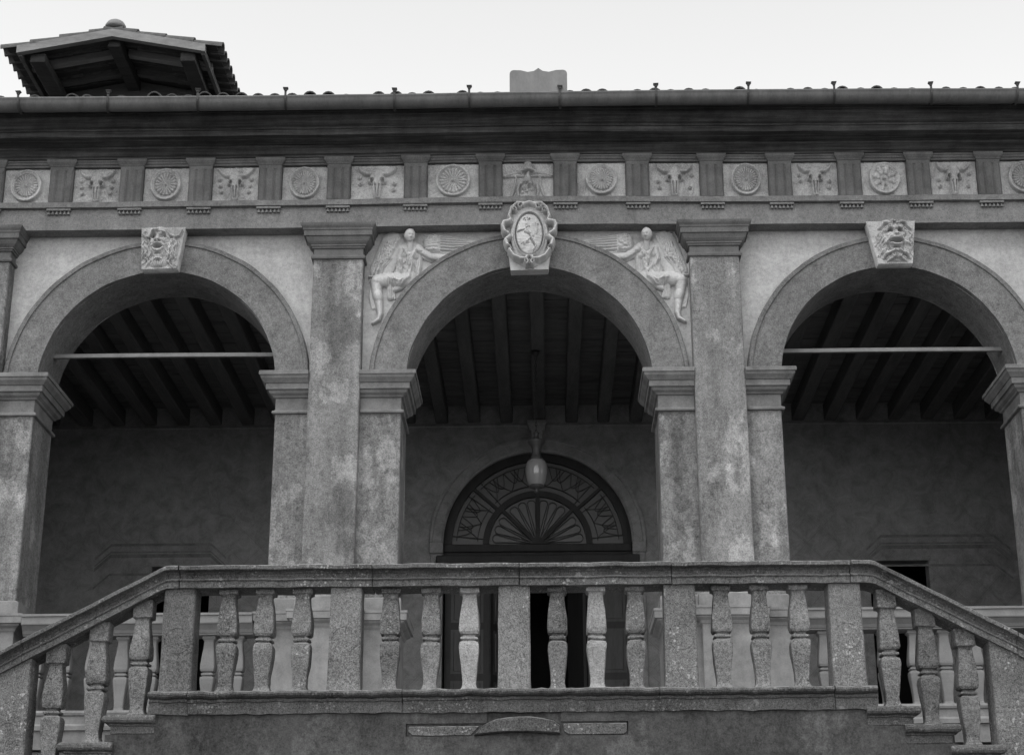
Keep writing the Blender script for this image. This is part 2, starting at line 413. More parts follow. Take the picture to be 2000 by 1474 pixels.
# wall above the imposts
for bi, (cx, r, ro, zc) in enumerate(ARCH):
    lo = [-8.2, -2.17, 2.12][bi]; hi = [-2.17, 2.12, 8.2][bi]
    m = MB(); n = 64
    a0 = math.asin((Z_IMP - zc) / r)
    pts = [(cx - r * math.cos(a), zc + r * math.sin(a)) for a in [a0 + (math.pi - 2 * a0) * i / n for i in range(n + 1)]]
    px = [(lo, Z_IMP)] + pts + [(hi, Z_IMP)]
    for yy, fl in ((Y_WALL, False), (Y_BACK - .02, True)):
        v = []; f = []
        for (x, z) in px: v += [(x, yy, z), (x, yy, Z_ARC + .25)]
        for i in range(len(px) - 1):
            q = (2 * i, 2 * i + 2, 2 * i + 3, 2 * i + 1); f.append(q[::-1] if fl else q)
        m.add(v, f)
    vdone(m, 'spandrel_wall', 'stucco')
    # archivolt with the soffit of the arch
    m = MB()
    m.ring(cx, zc, [(r, Y_PIER), (ro - .055, Y_PIER - .004), (ro - .05, Y_PIER - .022), (ro - .012, Y_PIER - .024), (ro, Y_PIER - .012), (ro + .004, Y_WALL + .03), (r + .06, Y_WALL + .03), (r + .06, Y_BACK), (r, Y_BACK)],
           math.asin((Z_IMP - zc) / ro) - .0, math.pi - math.asin((Z_IMP - zc) / ro), 80, .007, bi * 3.3)
    a = vdone(m, 'archivolt', 'arch')
# outer wall ends beyond the picture
for s in (-1, 1):
    m = MB().box(min(s * 6.85, s * 9.5), max(s * 6.85, s * 9.5), Y_WALL + .01, Y_BACK, -1.6, Z_ARC, .01)
    vdone(m, 'end_wall', 'stucco')

IMP = [(0, 6.03), (.030, 6.035), (.036, 6.050), (.030, 6.066), (.012, 6.070), (.012, 6.08), (0, 6.085), (0, 6.215), (.022, 6.225), (.030, 6.240), (.062, 6.262), (.075, 6.295), (.098, 6.298), (.100, 6.365), (.112, 6.368), (.128, 6.39), (.150, 6.415), (.158, 6.445), (.172, 6.448), (.172, 6.488), (.165, 6.495)]
CAPP = [(0, 7.845), (.032, 7.850), (.040, 7.868), (.034, 7.886), (.016, 7.890), (.014, 7.902), (0, 7.905), (0, 7.975), (.028, 7.980), (.030, 7.998), (.048, 8.002), (.050, 8.022), (.062, 8.026), (.092, 8.050), (.115, 8.085), (.120, 8.100), (.146, 8.105), (.148, 8.168), (.160, 8.172), (.164, 8.190), (.188, 8.215), (.196, 8.230), (.200, 8.248)]
PBASE = [(.05, 2.56), (.06, 2.60), (.06, 2.74), (.02, 2.78), (.015, 3.60), (.020, 3.615), (.030, 3.62), (.045, 3.65), (.085, 3.675), (.09, 3.69), (.115, 3.695), (.118, 3.765), (.125, 3.77), (.125, 3.795), (.055, 3.80), (.05, 3.81), (.045, 3.94), (.0, 3.96)]
for i, ((c, wd), (p0, p1)) in enumerate(zip(PIL, PIER)):
    a, b = c - wd / 2, c + wd / 2
    m = MB().loft(p0, p1, Y_PIER, Y_BACK - .04, [(0, 3.9), (0, 6.06)], .010); m.jitter(.004, 2, i)
    vdone(m, 'pier', 'pier')
    m = MB().loft(a, b, 0, .24, [(0, z) for z in xs(3.9, 7.90, .25)], .010, sub=3); m.jitter(.005, 2.3, i + 5)
    pl = vdone(m, 'pilaster', 'pier')
    m = MB().loft(a, b, 0, .30, [(o_ * .72, z_) for o_, z_ in CAPP], .003); m.jitter(.003, 5, i)
    m.done('capital', 'capt', pl)
    # imposts either side of the pilaster
    m = MB().loft(p0, a - .002, Y_PIER, Y_BACK - .04, IMP, .003, (1, 0, 1, 1)); m.jitter(.003, 5, i); vdone(m, 'impost', 'trim')
    m = MB().loft(b + .002, p1, Y_PIER, Y_BACK - .04, IMP, .003, (0, 1, 1, 1)); m.jitter(.003, 5, i + 9); vdone(m, 'impost', 'trim')
    m = MB().loft(p0, p1, Y_PIER, Y_BACK - .04, PBASE, .004); m.jitter(.004, 4, i); vdone(m, 'pier_pedestal', 'pedest')
    m = MB().loft(a, b, 0, .30, [(o + .004, z + (.002 if z > 3 else 0)) for o, z in PBASE], .004); m.jitter(.004, 4, i + 3); vdone(m, 'pilaster_pedestal', 'pedest')

# entablature
def along(prof, name, mat, x0=-9.5, x1=9.5, st=.3, amp=.004, fr=2.0, seed=0.):
    m = MB().sweep([(x, 0, warp(x)) for x in xs(x0, x1, st)], prof, amp, fr, seed)
    return vdone(m, name, mat)
along([(0, 8.25), (0, 8.506), (.3, 8.506), (.3, 8.25)], 'architrave', 'archi')
along([(0.001, 8.507), (-.055, 8.510), (-.058, 8.575), (.02, 8.580), (.3, 8.58), (.3, 8.507)], 'taenia', 'archi', seed=2)
along([(.022, 8.58), (.022, 9.03), (.3, 9.03), (.3, 8.58)], 'frieze_band', 'trig', seed=3)
along([(.015, 9.032), (-.03, 9.032), (-.032, 9.055), (-.045, 9.06), (-.047, 9.085), (-.058, 9.09), (-.06, 9.108), (.3, 9.108), (.3, 9.032)], 'frieze_moulding', 'trig', seed=4)
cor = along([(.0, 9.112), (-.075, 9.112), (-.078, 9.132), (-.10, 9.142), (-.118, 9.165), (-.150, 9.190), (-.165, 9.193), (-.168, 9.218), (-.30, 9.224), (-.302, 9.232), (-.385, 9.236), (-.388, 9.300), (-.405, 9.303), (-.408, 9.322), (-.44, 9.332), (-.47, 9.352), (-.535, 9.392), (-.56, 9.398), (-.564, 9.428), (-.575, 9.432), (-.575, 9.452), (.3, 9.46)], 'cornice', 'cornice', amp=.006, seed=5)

# triglyphs with caps, regulae and guttae (shared meshes)
TR = [-7.02, -6.21, -5.405, -4.591, -3.795, -2.988, -2.193, -1.303, -.437, .429, 1.265, 2.124, 2.918, 3.724, 4.523, 5.335, 6.14, 6.95]
tw = .135
def trig_mesh():
    # plan section with two V grooves and half grooves at the sides
    sec = [(-tw, .024), (-tw, -.028), (-tw + .018, -.05), (-.072, -.05), (-.050, -.034), (-.028, -.05), (.028, -.05), (.050, -.034), (.072, -.05), (tw - .018, -.05), (tw, -.028), (tw, .024)]
    v = []; f = []; n = len(sec)
    for z in (8.582, 9.0): v += [(x, y, z) for x, y in sec]
    for j in range(n - 1): f.append((j, j + 1, n + j + 1, n + j))
    f.append(tuple(range(n, 2 * n)))
    m = MB(); m.add(v, f); m.loft(-tw, tw, -.05, .02, [(-.004, 8.98), (-.001, 9.0), (-.001, 9.028)], 0)
    return mesh('triglyph', m.v, m.f, 'trig')
TM = trig_mesh()
m = MB().loft(-tw, tw, -.052, .01, [(.0, 9.029), (.006, 9.034), (.012, 9.046), (.028, 9.062), (.030, 9.070), (.036, 9.073), (.036, 9.110)], .002); TCM = mesh('triglyph_cap', m.v, m.f, 'trig')
m = MB().box(-tw - .004, tw + .004, -.045, .012, 8.478, 8.504, .002); RGM = mesh('regula', m.v, m.f, 'archi')
m = MB().lathe([(.006, .044), (.0185, .004), (.019, .0), (.010, -.001)], 10); GTM = mesh('gutta', m.v, m.f, 'archi', False)
for x in TR:
    z = warp(x)
    t = vlink('triglyph', TM, (x, 0, z)); link('triglyph_cap', TCM, t)
    rg = vlink('regula', RGM, (x, 0, z))
    for k in range(6): link('gutta', GTM, rg, ((k - 2.5) * .0455, -.02, 8.434))

# metope reliefs
def met_base(): return HF.rect(-.30, .30, -.225, .225, .0042)
def rosette(n, lobed=0, rin=.150, rim=.207, seed=0):
    h = met_base(); rr = np.hypot(h.U, h.V); th = np.arctan2(h.V, h.U)
    H = np.zeros_like(rr)
    disc = np.clip((rim - rr) / .006, 0, 1) * .030
    bowl = np.clip((rin + .015 - rr) / .02, 0, 1) * .018
    if lobed:
        pet = np.zeros_like(rr)
        for k in range(lobed):
            a = k * 2 * math.pi / lobed + .3
            for q, s in ((.55, 0.030), (.85, .036)):
                u = h.U - rin * q * math.cos(a); v = h.V - rin * q * math.sin(a)
                pet = np.maximum(pet, .022 * np.sqrt(np.clip(1 - (u * u + v * v) / s ** 2, 0, 1)))
    else:
        w = np.abs(np.cos(th * n / 2 + .2)); edge = rin * (.90 + .10 * w)
        pet = (w ** .55) * .024 * np.clip((edge - rr) / .012, 0, 1) * np.clip(.45 + rr / rin * .6, 0, 1)
    H = disc - bowl + pet
    H = np.maximum(H, .046 * np.sqrt(np.clip(1 - (rr / .026) ** 2, 0, 1)))
    rimz = .010 * np.sqrt(np.clip(1 - ((rr - rim + .016) / .014) ** 2, 0, 1)) * (rr < rim); H = H + rimz
    h.H = H + .006; h.rough(.0016, 60, seed)
    return h.build('rosette_metope', 'metope', 1, 1, 1.6, 0, 0, skirt=.02)
def bucranium(seed=0, wide=1.0, dots=3, worn=0):
    h = met_base()
    h.cap(0, -.085, 0, .19, .088, .040, .050, .040)
    h.cap(0, -.10, 0, -.06, .085, .085, .052)
    h.ell(0, -.11, .10, .05, .045)
    for s in (-1, 1):
        h.curve([(s * .07, -.105), (s * .13, -.105), (s * .19, -.145), (s * .225 * wide, -.20)], .030, .009, .045, .03)
        h.cap(s * .06, -.04, s * .085, .0, .034, .024, .045)
        h.dig(s * .062, -.015, .026, .034, .055); h.dig(s * .05, .035, .012, .02, .02)
        h.cut([(s * .022, .04), (s * .016, .11), (s * .012, .185)], .010, .022)
        h.cut([(s * .058, .03), (s * .05, .19)], .008, .012)
        for k in range(dots):
            if worn and (k + s) % 3 == worn: continue
            h.ell(s * (.205 - .012 * k), -.06 + k * .08, .025, .025, .028)
            if worn: h.dig(s * (.205 - .012 * k), -.06 + k * .08, .012, .012, .02)
    h.H = np.maximum(h.H, 0) + .006; h.rough(.0022, 45, seed)
    return h.build('bucranium_metope', 'metope', 1, 1, 1.6, 0, 0, skirt=.02)
def hat_metope():
    h = met_base()
    h.curve([(-.27, -.05), (-.15, -.085), (0, -.115), (.15, -.09), (.27, -.06)], .022, .022, .030)
    h.cap(0, -.22, 0, -.13, .045, .085, .038, .06); h.ell(0, -.10, .16, .045, .055)
    h.curve([(-.27, -.045), (-.1, -.06), (0, -.055), (.1, -.06), (.27, -.05)], .02, .02, .022)
    h.dig(0, -.085, .085, .030, .075)
    h.ell(.01, -.09, .02, .02, .03)
    h.cap(0, -.08, 0, -.02, .018, .045, .045); h.cap(0, 0.0, 0, .20, .055, .10, .045)
    for s in (-1, 1):
        h.curve([(s * .14, -.05), (s * .15, .05), (s * .165, .12), (s * .19, .20)], .012, .016, .018)
        h.curve([(s * .10, .05), (s * .12, .13), (s * .11, .2)], .02, .016, .020)
    for k in range(16): h.ell(random.uniform(-.07, .07), random.uniform(.03, .2), .018, .022, .016, random.uniform(0, 180), True)
    h.H = np.maximum(h.H, 0) + .006; h.rough(.002, 45, 9)
    return h.build('hat_metope', 'metope', 1, 1, 1.6, 0, 0, skirt=.02)
ROS = [rosette(22, seed=1), rosette(18, seed=2), rosette(26, rin=.158, seed=3), rosette(0, 8, seed=4), rosette(20, rin=.163, seed=5), rosette(24, rin=.148, rim=.200, seed=6)]
BUC = [bucranium(11), bucranium(12, 1.05), bucranium(13, .95, 3, 1), bucranium(14, .92, 3, 2)]
HAT = hat_metope()
kinds = ['b', 'r0', 'b0', 'r1', 'b1', 'r2', 'b2', 'r4', 'hat', 'r5', 'b3', 'r2', 'b2', 'r3', 'b3', 'r0', 'b1']
lab = {'r': 'pale metope carved with a round fluted rosette', 'b': 'pale metope carved with an ox skull', 'h': 'pale metope with a broad-brimmed tasselled hat'}
for i, (a, b) in enumerate(zip(TR, TR[1:])):
    k = kinds[i]; me = HAT if k == 'hat' else (ROS[int(k[1])] if k[0] == 'r' else BUC[int(k[1]) if len(k) > 1 else 0])
    wdt = (b - a) - 2 * tw - .006; x = (a + b) / 2
    o = vlink('metope', me, (x, .022, 8.805 + warp(x))); o.scale = (wdt / .60, 1, .985); o['label'] = lab[k[0]]

# roof with eave tiles
roofm = MB(); SL = .34
roofm.add([(-9.8, -.62, 9.462), (9.8, -.62, 9.462), (9.8, 10, 9.462 + 10.62 * SL), (-9.8, 10, 9.462 + 10.62 * SL), (9.8, 20.6, 9.462), (-9.8, 20.6, 9.462), (9.8, 20.6, 9.2), (-9.8, 20.6, 9.2), (-9.8, .3, 9.2), (9.8, .3, 9.2)],
          [(0, 1, 2, 3), (3, 2, 4, 5), (5, 4, 6, 7), (7, 6, 9, 8)])
roof = vdone(roofm, 'roof', 'tile')
def coppo(r, L):
    v = []; f = []; n = 8
    for t in (0, 1):
        rr = r * (1 - .12 * t)
        for q in (1, .82):
            for j in range(n + 1):
                a = math.pi * j / n; v.append((rr * q * math.cos(a), t * L, rr * q * math.sin(a)))
    m = n + 1
    for j in range(n):
        f.append((j, j + 1, 2 * m + j + 1, 2 * m + j)); f.append((m + j + 1, m + j, 3 * m + j, 3 * m + j + 1)); f.append((j + 1, j, m + j, m + j + 1))
    for e in (0, n): f.append((e, m + e, 3 * m + e, 2 * m + e))
    return mesh('roof_tile', v, f, 'tile', False)
CM = coppo(.085, .45)
x = -6.6; pitch = math.atan(SL)
while x < 6.7:
    dz = random.choice([0.02, .025, .045, .0, .03]) + random.uniform(-.012, .012)
    link('roof_tile', CM, roof, (x, -.60 + random.uniform(-.02, .02), 9.475 + dz + .070), (pitch, 0, random.uniform(-.05, .05)))
    for k in range(1, 3): link('roof_tile', CM, roof, (x, -.60 + .4 * k, 9.475 + dz + .4 * k * SL + .09), (pitch, 0, random.uniform(-.03, .03)))
    x += .195 + random.uniform(-.015, .015)
# house body behind the loggia
m = MB().box(-9.5, 9.5, 9.2, 20.3, -1.6, 9.2, .01); vdone(m, 'rear_wall', 'stucco')
for s in (-1, 1):
    m = MB().box(min(s * 9.2, s * 9.5), max(s * 9.2, s * 9.5), Y_BACK + .002, 9.198, -1.6, 9.2, .005); vdone(m, 'side_wall', 'stucco')

# ------------------------------------------------ loggia interior
ZF, YB = 2.62, 6.0
m = MB().box(-9.2, 9.2, .0, 9.2, ZF - .25, ZF, 0); vdone(m, 'loggia_floor', 'floor')
m = MB().box(-9.5, 9.5, .03, .5, -1.6, ZF - .27, .01); vdone(m, 'podium_wall', 'podium')
# base moulding of the loggia
m = MB().sweep([(x, 0, 0) for x in xs(-9.5, 9.5, .5)], [(.05, 2.36), (-.035, 2.365), (-.035, 2.55), (-.06, 2.556), (-.06, 2.60), (-.035, 2.625), (-.035, 2.70), (-.05, 2.712), (-.055, 2.735), (-.03, 2.762), (.35, 2.762), (.35, 2.36)], .003, 2.5)
vdone(m, 'podium_moulding', 'podium')
# ceiling
cl = MB().box(-9.2, 9.2, Y_BACK, YB, 8.125, 8.16, 0); ceil_ = vdone(cl, 'ceiling', 'plank')
y = Y_BACK + .01; k = 0
while y < YB - .02:
    wdp = random.uniform(.17, .23); y2 = min(y + wdp, YB - .005)
    MB().box(-9.15, 9.15, y, y2 - .012, 8.085 + random.uniform(0, .012), 8.122, .004).done('ceiling_plank', 'plank', ceil_); y = y2
bmesh_ = MB().box(-.095, .095, Y_BACK - .02, YB + .05, 7.83, 8.082, .015); BMM = None
for i in range(-17, 18):
    x = .09 + i * .475
    mm = MB().box(-.09, .09, Y_BACK - .05, YB + .05, 7.83, 8.083, .015); mm.jitter(.012, 1.5, i * 1.7)
    mm.done('ceiling_beam', 'wood', ceil_, loc=(x, 0, 0))
# back wall, pierced by the fanlight door and two side doors
DX, DZ, DR = .06, 6.03, 1.36
bw_ = MB(); T = .35
def slab(x0, x1, z0, z1): bw_.box(x0, x1, YB, YB + T, z0, z1, 0)
LD = (-5.56, -4.50, 5.795); RD = (4.67, 5.74, 5.795)
slab(-9.2, LD[0], ZF, 8.1); slab(LD[0], LD[1], LD[2], 8.1); slab(LD[1], DX - DR, ZF, 8.1)
slab(DX + DR, RD[0], ZF, 8.1); slab(RD[0], RD[1], RD[2], 8.1); slab(RD[1], 9.2, ZF, 8.1)
n = 48; v = []; f = []
for yy in (YB, YB + T):
    for i in range(n + 1):
        a = math.pi - math.pi * i / n; v += [(DX + DR * math.cos(a), yy, DZ + DR * math.sin(a)), (DX + DR * math.cos(a), yy, 8.1)]
o_ = 2 * (n + 1)
for i in range(n):
    f.append((2 * i, 2 * i + 2, 2 * i + 3, 2 * i + 1)); f.append((o_ + 2 * i + 2, o_ + 2 * i, o_ + 2 * i + 1, o_ + 2 * i + 3)); f.append((2 * i + 2, 2 * i, o_ + 2 * i, o_ + 2 * i + 2))
bw_.add(v, f)
back = vdone(bw_, 'back_wall', 'fresco')
# string cornice under the beams, painted-architecture mouldings in slight relief
MB().box(-9.1, 9.1, YB - .03, YB + .002, 7.765, 7.80, .006).done('string_course', 'fresco', back)
for (x0, x1, zz, sl_) in ((-6.05, -4.62, 6.02, 1), (4.98, 6.6, 6.06, -1)):
    for dz, hh in ((0, .035), (-.10, .02), (-.17, .05), (-.43, .03)):
        mm = MB().sweep([(x0 - .22, 0, zz + dz - .20), (x0, 0, zz + dz), (x1, 0, zz + dz), (x1 + .22, 0, zz + dz - .20)], [(YB - .008, 0), (YB - .008, hh), (YB + .002, hh), (YB + .002, 0)])
        mm.done('painted_moulding', 'frescod', back)
# dark rooms behind the doors
for (x0, x1, top) in ((LD[0] - .4, LD[1] + .4, 6.2), (RD[0] - .4, RD[1] + .4, 6.2), (-2.2, 2.3, 7.7)):
    mm = MB(); y0, y1 = YB + T + .003, 9.1
    mm.add([(x0, y0, ZF), (x1, y0, ZF), (x1, y1, ZF), (x0, y1, ZF), (x0, y0, top), (x1, y0, top), (x1, y1, top), (x0, y1, top)], [(3, 2, 6, 7), (0, 3, 7, 4), (2, 1, 5, 6), (4, 7, 6, 5)])
    mm.done('inner_room', 'dark', back)
for (a, b, tz) in (LD, RD):
    # plain stone surround set into the reveal and a closed dark door
    mm = MB().box(a + .002, a + .11, YB - .006, YB + .22, ZF, tz - .08, .004).box(b - .11, b - .002, YB - .006, YB + .22, ZF, tz - .08, .004).box(a + .002, b - .002, YB - .006, YB + .22, tz - .078, tz - .002, .004)
    sd = mm.done('side_door', 'fresco', back)

# fanlight door
dr = thing('arched_door', 'tall dark double door under a half-round fanlight in the loggia', 'door', (DX, YB, ZF))
def ddone(mb, name, mat, parent=dr, **k):
    o = mb.done(name, mat, parent, **k)
    if parent is dr: o.location = (-DX, -YB, -ZF)
    return o
m = MB().ring(DX, DZ, [(DR - .01, YB - .005), (DR + .02, YB - .035), (DR + .14, YB - .035), (DR + .15, YB - .05), (DR + .19, YB - .05), (DR + .20, YB + .001), (DR - .01, YB + .001)], 0, math.pi, 64, .004)
ddone(m, 'arch_surround', 'fresco')
for s in (-1, 1):
    xi = DX + s * (DR - .005); xo = DX + s * (DR + .19)
    m = MB().box(min(xi, xo), max(xi, xo), YB - .05, YB + .002, DZ - .16, DZ - .002, .006).box(min(xi, xo - s * .02), max(xi, xo - s * .02), YB - .035, YB + .002, ZF, DZ - .162, .006)
    ddone(m, 'door_jamb', 'fresco')
YD = YB + .10
ddone(MB().loft(DX - .085, DX + .085, YB - .11, YB + .002, [(-.02, DZ + DR - .02), (0, DZ + DR + .25), (.0, DZ + DR + .28), (.03, DZ + DR + .30), (.04, DZ + DR + .36), (.055, DZ + DR + .38), (.055, 7.82)], .006), 'door_keystone', 'fresco')
m = MB().ring(DX, DZ, [(DR + .02, YD), (1.235, YD - .01), (1.235, YD + .08), (DR + .02, YD + .08)], 0, math.pi, 64); ddone(m, 'fanlight_frame', 'door')
m = MB().ring(DX, DZ, [(.79, YD - .008), (.70, YD - .008), (.70, YD + .07), (.79, YD + .07)], 0, math.pi, 48); ddone(m, 'fanlight_ring', 'door')
v = [(DX, YD + .05, DZ)] + [(DX + 1.27 * math.cos(math.pi * i / 48), YD + .05, DZ + 1.27 * math.sin(math.pi * i / 48)) for i in range(49)]
m = MB(); m.add(v + [(p[0], p[1] + .01, p[2]) for p in v], [(0, i + 1, i) for i in range(1, 49)] + [(50, 50 + i, 51 + i) for i in range(1, 49)]); ddone(m, 'fanlight_glass', 'glass')
def radial(a, r0, r1, wd, y0, y1):
    c, s_ = math.cos(a), math.sin(a); px_, pz_ = -s_ * wd / 2, c * wd / 2; m = MB(); v = []
    for yy in (y0, y1):
        for r_, q in ((r0, 1), (r0, -1), (r1, -1), (r1, 1)): v.append((DX + r_ * c + q * px_, yy, DZ + r_ * s_ + q * pz_))
    m.add(v, [(0, 1, 2, 3), (7, 6, 5, 4), (0, 4, 5, 1), (1, 5, 6, 2), (2, 6, 7, 3), (3, 7, 4, 0)]); return m
for a, r0, r1, wd in ((90, .02, .71, .06), (45, .05, .71, .05), (135, .05, .71, .05), (42, .78, 1.25, .045), (138, .78, 1.25, .045)):
    ddone(radial(R(a), r0, r1, wd, YD - .004, YD + .06), 'fanlight_bar', 'door')
m = MB().ring(DX, DZ, [(.10, YD - .006), (.001, YD - .006), (.001, YD + .06), (.10, YD + .06)], 0, math.pi, 16); ddone(m, 'fanlight_hub', 'door')
P = lambda r_, a: (DX + r_ * math.cos(a), YD + .02, DZ + r_ * math.sin(a))
for sct in range(4):
    for k in range(3):
        ac = R(sct * 45 + 9.5 + k * 12.8 + (1.5 if sct % 2 else -1.0)); hw = R(5.6)
        lobe = [P(.605 + .055 * math.sin(t), ac - hw * math.cos(t)) for t in [math.pi * j / 8 for j in range(9)]]
        pts = [P(.10, ac)] + [P(.10 + .505 * q, ac - hw * q ** .55) for q in (.15, .4, .7, .9)] + lobe + [P(.10 + .505 * q, ac + hw * q ** .55) for q in (.9, .7, .4, .15)] + [P(.10, ac)]
        ddone(MB().tube(pts, .0055, 5), 'iron_petal', 'iron')
for a0, a1 in ((3, 39), (45, 135), (141, 177)):
    A0, A1 = R(a0), R(a1); N = 2 if a1 - a0 < 50 else 5
    for r_ in (.87, 1.17): ddone(MB().tube([P(r_, A0 + (A1 - A0) * j / 24) for j in range(25)], .0055, 5), 'iron_arc', 'iron')
    for e in (A0 + R(3), A1 - R(3)): ddone(MB().tube([P(.79, e), P(1.24, e)], .0055, 5), 'iron_spoke', 'iron')
    for k in range(N):
        b0 = A0 + R(3) + (A1 - A0 - R(6)) * k / N; b1 = A0 + R(3) + (A1 - A0 - R(6)) * (k + 1) / N; bm = (b0 + b1) / 2
        for sg in (-1, 1):
            e0, e1 = (b0, b1) if sg > 0 else (b1, b0)
            ddone(MB().tube([P(.87 + .30 * q, e0 + (bm - e0) * (1 - (1 - q) ** 2)) for q in [j / 8 for j in range(9)]], .005, 5), 'iron_scroll', 'iron')
            ddone(MB().tube([P(1.17 - .20 * math.sin(math.pi * q), e0 + (bm - e0) * q * 1.4) for q in [j / 8 for j in range(9)]], .005, 5), 'iron_scroll', 'iron')
# transom, lintel and leaves
ddone(MB().box(DX - DR + .01, DX + DR - .01, YD - .03, YD + .12, DZ - .12, DZ - .005, .01), 'transom', 'door')
ddone(MB().box(DX - DR + .01, DX + DR - .01, YD - .01, YD + .10, DZ - .20, DZ - .122, .006), 'transom_rail', 'door')
ddone(MB().box(DX - DR - .09, DX + DR + .09, YB - .09, YB + .05, DZ - .40, DZ - .202, .012), 'door_lintel', 'door')
def leaf(wd, ht, mat='door'):
    m = MB().box(0, wd, 0, .05, 0, ht, .004); lf = [m]; pans = []
    nz = 4; ph = (ht - .1 * (nz + 1)) / nz
    for k in range(nz):
        z0 = .1 + k * (ph + .1); pans.append(MB().loft(.09, wd - .09, -.002, .03, [(0, z0), (0, z0 + ph)], 0)); pans.append(MB().loft(.13, wd - .13, -.018, .03, [(0, z0 + .04), (0, z0 + ph - .04)], .01))
    return m, pans
HL = DZ - .40 - ZF - .01
for (hx, rz, wd) in ((DX - DR + .03, 0, .64), (DX - DR + .68, R(62), .62), (DX + DR - .67, 0, .64), (DX + DR - .68, R(180 - 70), .62)):
    m, pans = leaf(wd, HL); lf = m.done('door_leaf', 'door', dr, loc=(hx - DX, .12, .005), rot=(0, 0, rz))
    for p in pans: p.done('door_panel', 'doorl', lf)

# iron tie rods across the side arches
for x0, x1, z in ((-5.62, -2.86, 6.862), (2.82, 5.52, 6.855)):
    m = MB().sweep([(x, .46, z + .006 * math.sin((x - x0) * 1.1)) for x in xs(x0, x1, .25)], [(-.022, -.022), (.022, -.022), (.022, .022), (-.022, .022)]); vdone(m, 'tie_rod', 'rod')

# ================================================================== keystones and figures (carved height fields)
def locks(h, x0, y0, s, n, dx, dy, ln, r, hh, rng):
    for k in range(n):
        x = x0 + s * k * dx; y = y0 + k * dy + rng.uniform(-25, 25); a = rng.uniform(22, 48); q = ln * rng.uniform(.75, 1.15)
        h.curve([(x, y), (x + s * a, y + q * .25), (x - s * a * .3, y + q * .55), (x + s * a * .9, y + q * .85), (x + s * a * 1.8, y + q)], r * rng.uniform(.8, 1.15), r * .55, hh * rng.uniform(.7, 1.15), hh * .5, True)
def mask_left():
    rng = random.Random(4); h = HF.quad((325, 345), (1385, 330), (1245, 1275), (395, 1300), 170, 160); h.H += 15
    h.ell(790, 700, 250, 390, 130); h.ell(795, 520, 240, 150, 125); h.ell(560, 850, 170, 330, 50); h.ell(1050, 850, 190, 340, 55); h.ell(790, 1120, 260, 150, 70)
    for s, x0 in ((-1, 610), (1, 985)):
        locks(h, x0, 770, s, 5, 50, -20, 330, 30, 42, rng); locks(h, x0 + s * 10, 1010, s, 4, 55, -10, 220, 30, 38, rng)
    for k in range(8): h.curve([(650 + k * 42, 470 + abs(k - 3.5) * 12), (635 + k * 46, 420 + abs(k - 3.5) * 9), (662 + k * 40, 378)], 27, 18, 36, 24, True)
    h.curve([(588, 610), (622, 535), (690, 508), (748, 560)], 36, 28, 46, 40, True); h.curve([(815, 560), (878, 505), (958, 520), (1008, 590)], 28, 36, 40, 46, True)
    h.dig(668, 596, 66, 40, 80, 15); h.dig(890, 592, 72, 40, 80, -5); h.ell(676, 600, 34, 25, 62, 0, True); h.ell(886, 596, 36, 25, 62, 0, True)
    h.cap(780, 540, 768, 680, 34, 58, 30, 78, True); h.ell(712, 692, 34, 26, 34, 0, True); h.ell(826, 692, 36, 26, 34, 0, True); h.dig(735, 722, 18, 11, 60); h.dig(806, 722, 18, 11, 60)
    h.ell(905, 685, 86, 70, 40, 0, True); h.ell(642, 705, 72, 70, 36, 0, True)
    h.curve([(630, 805), (690, 758), (770, 750), (850, 758), (918, 800)], 28, 28, 38, None, True)
    h.dig(772, 826, 132, 54, 150); h.H = np.maximum(h.H, 8); h.ell(772, 862, 74, 24, 40, 0, True)
    h.curve([(652, 858), (705, 905), (775, 926), (845, 905), (902, 852)], 28, 28, 44, None, True)
    h.dig(775, 975, 100, 24, 45); h.ell(785, 1040, 95, 60, 32, 0, True); h.dig(800, 1130, 120, 40, 45)
    for k in range(5): h.curve([(690 + k * 48, 1090), (668 + k * 58, 1150), (712 + k * 42, 1235)], 28, 17, 40, 26, True)
    for x, a in ((1112, 8), (500, -12)): h.ell(x, 670, 56, 96, 62, a, True); h.dig(x, 670, 24, 58, 60, a)
    h.curve([(735, 455), (650, 520), (560, 578), (455, 572), (375, 500)], 42, 20, 75, 45, True); h.cut([(640, 580), (550, 628), (440, 622), (362, 555)], 22, 35)
    h.curve([(975, 455), (1055, 530), (1150, 560), (1250, 535), (1310, 400)], 42, 20, 75, 45, True); h.cut([(1050, 585), (1160, 615), (1278, 570), (1335, 455)], 22, 35)
    h.ell(425, 430, 38, 38, 35, 0, True); h.H = np.maximum(h.H, 2); h.blur(2); h.rough(3, .05, 3)
    return h.build('keystone_mask', 'maskst', .000476, .000537, .00070, 855, 790, skirt=.13)
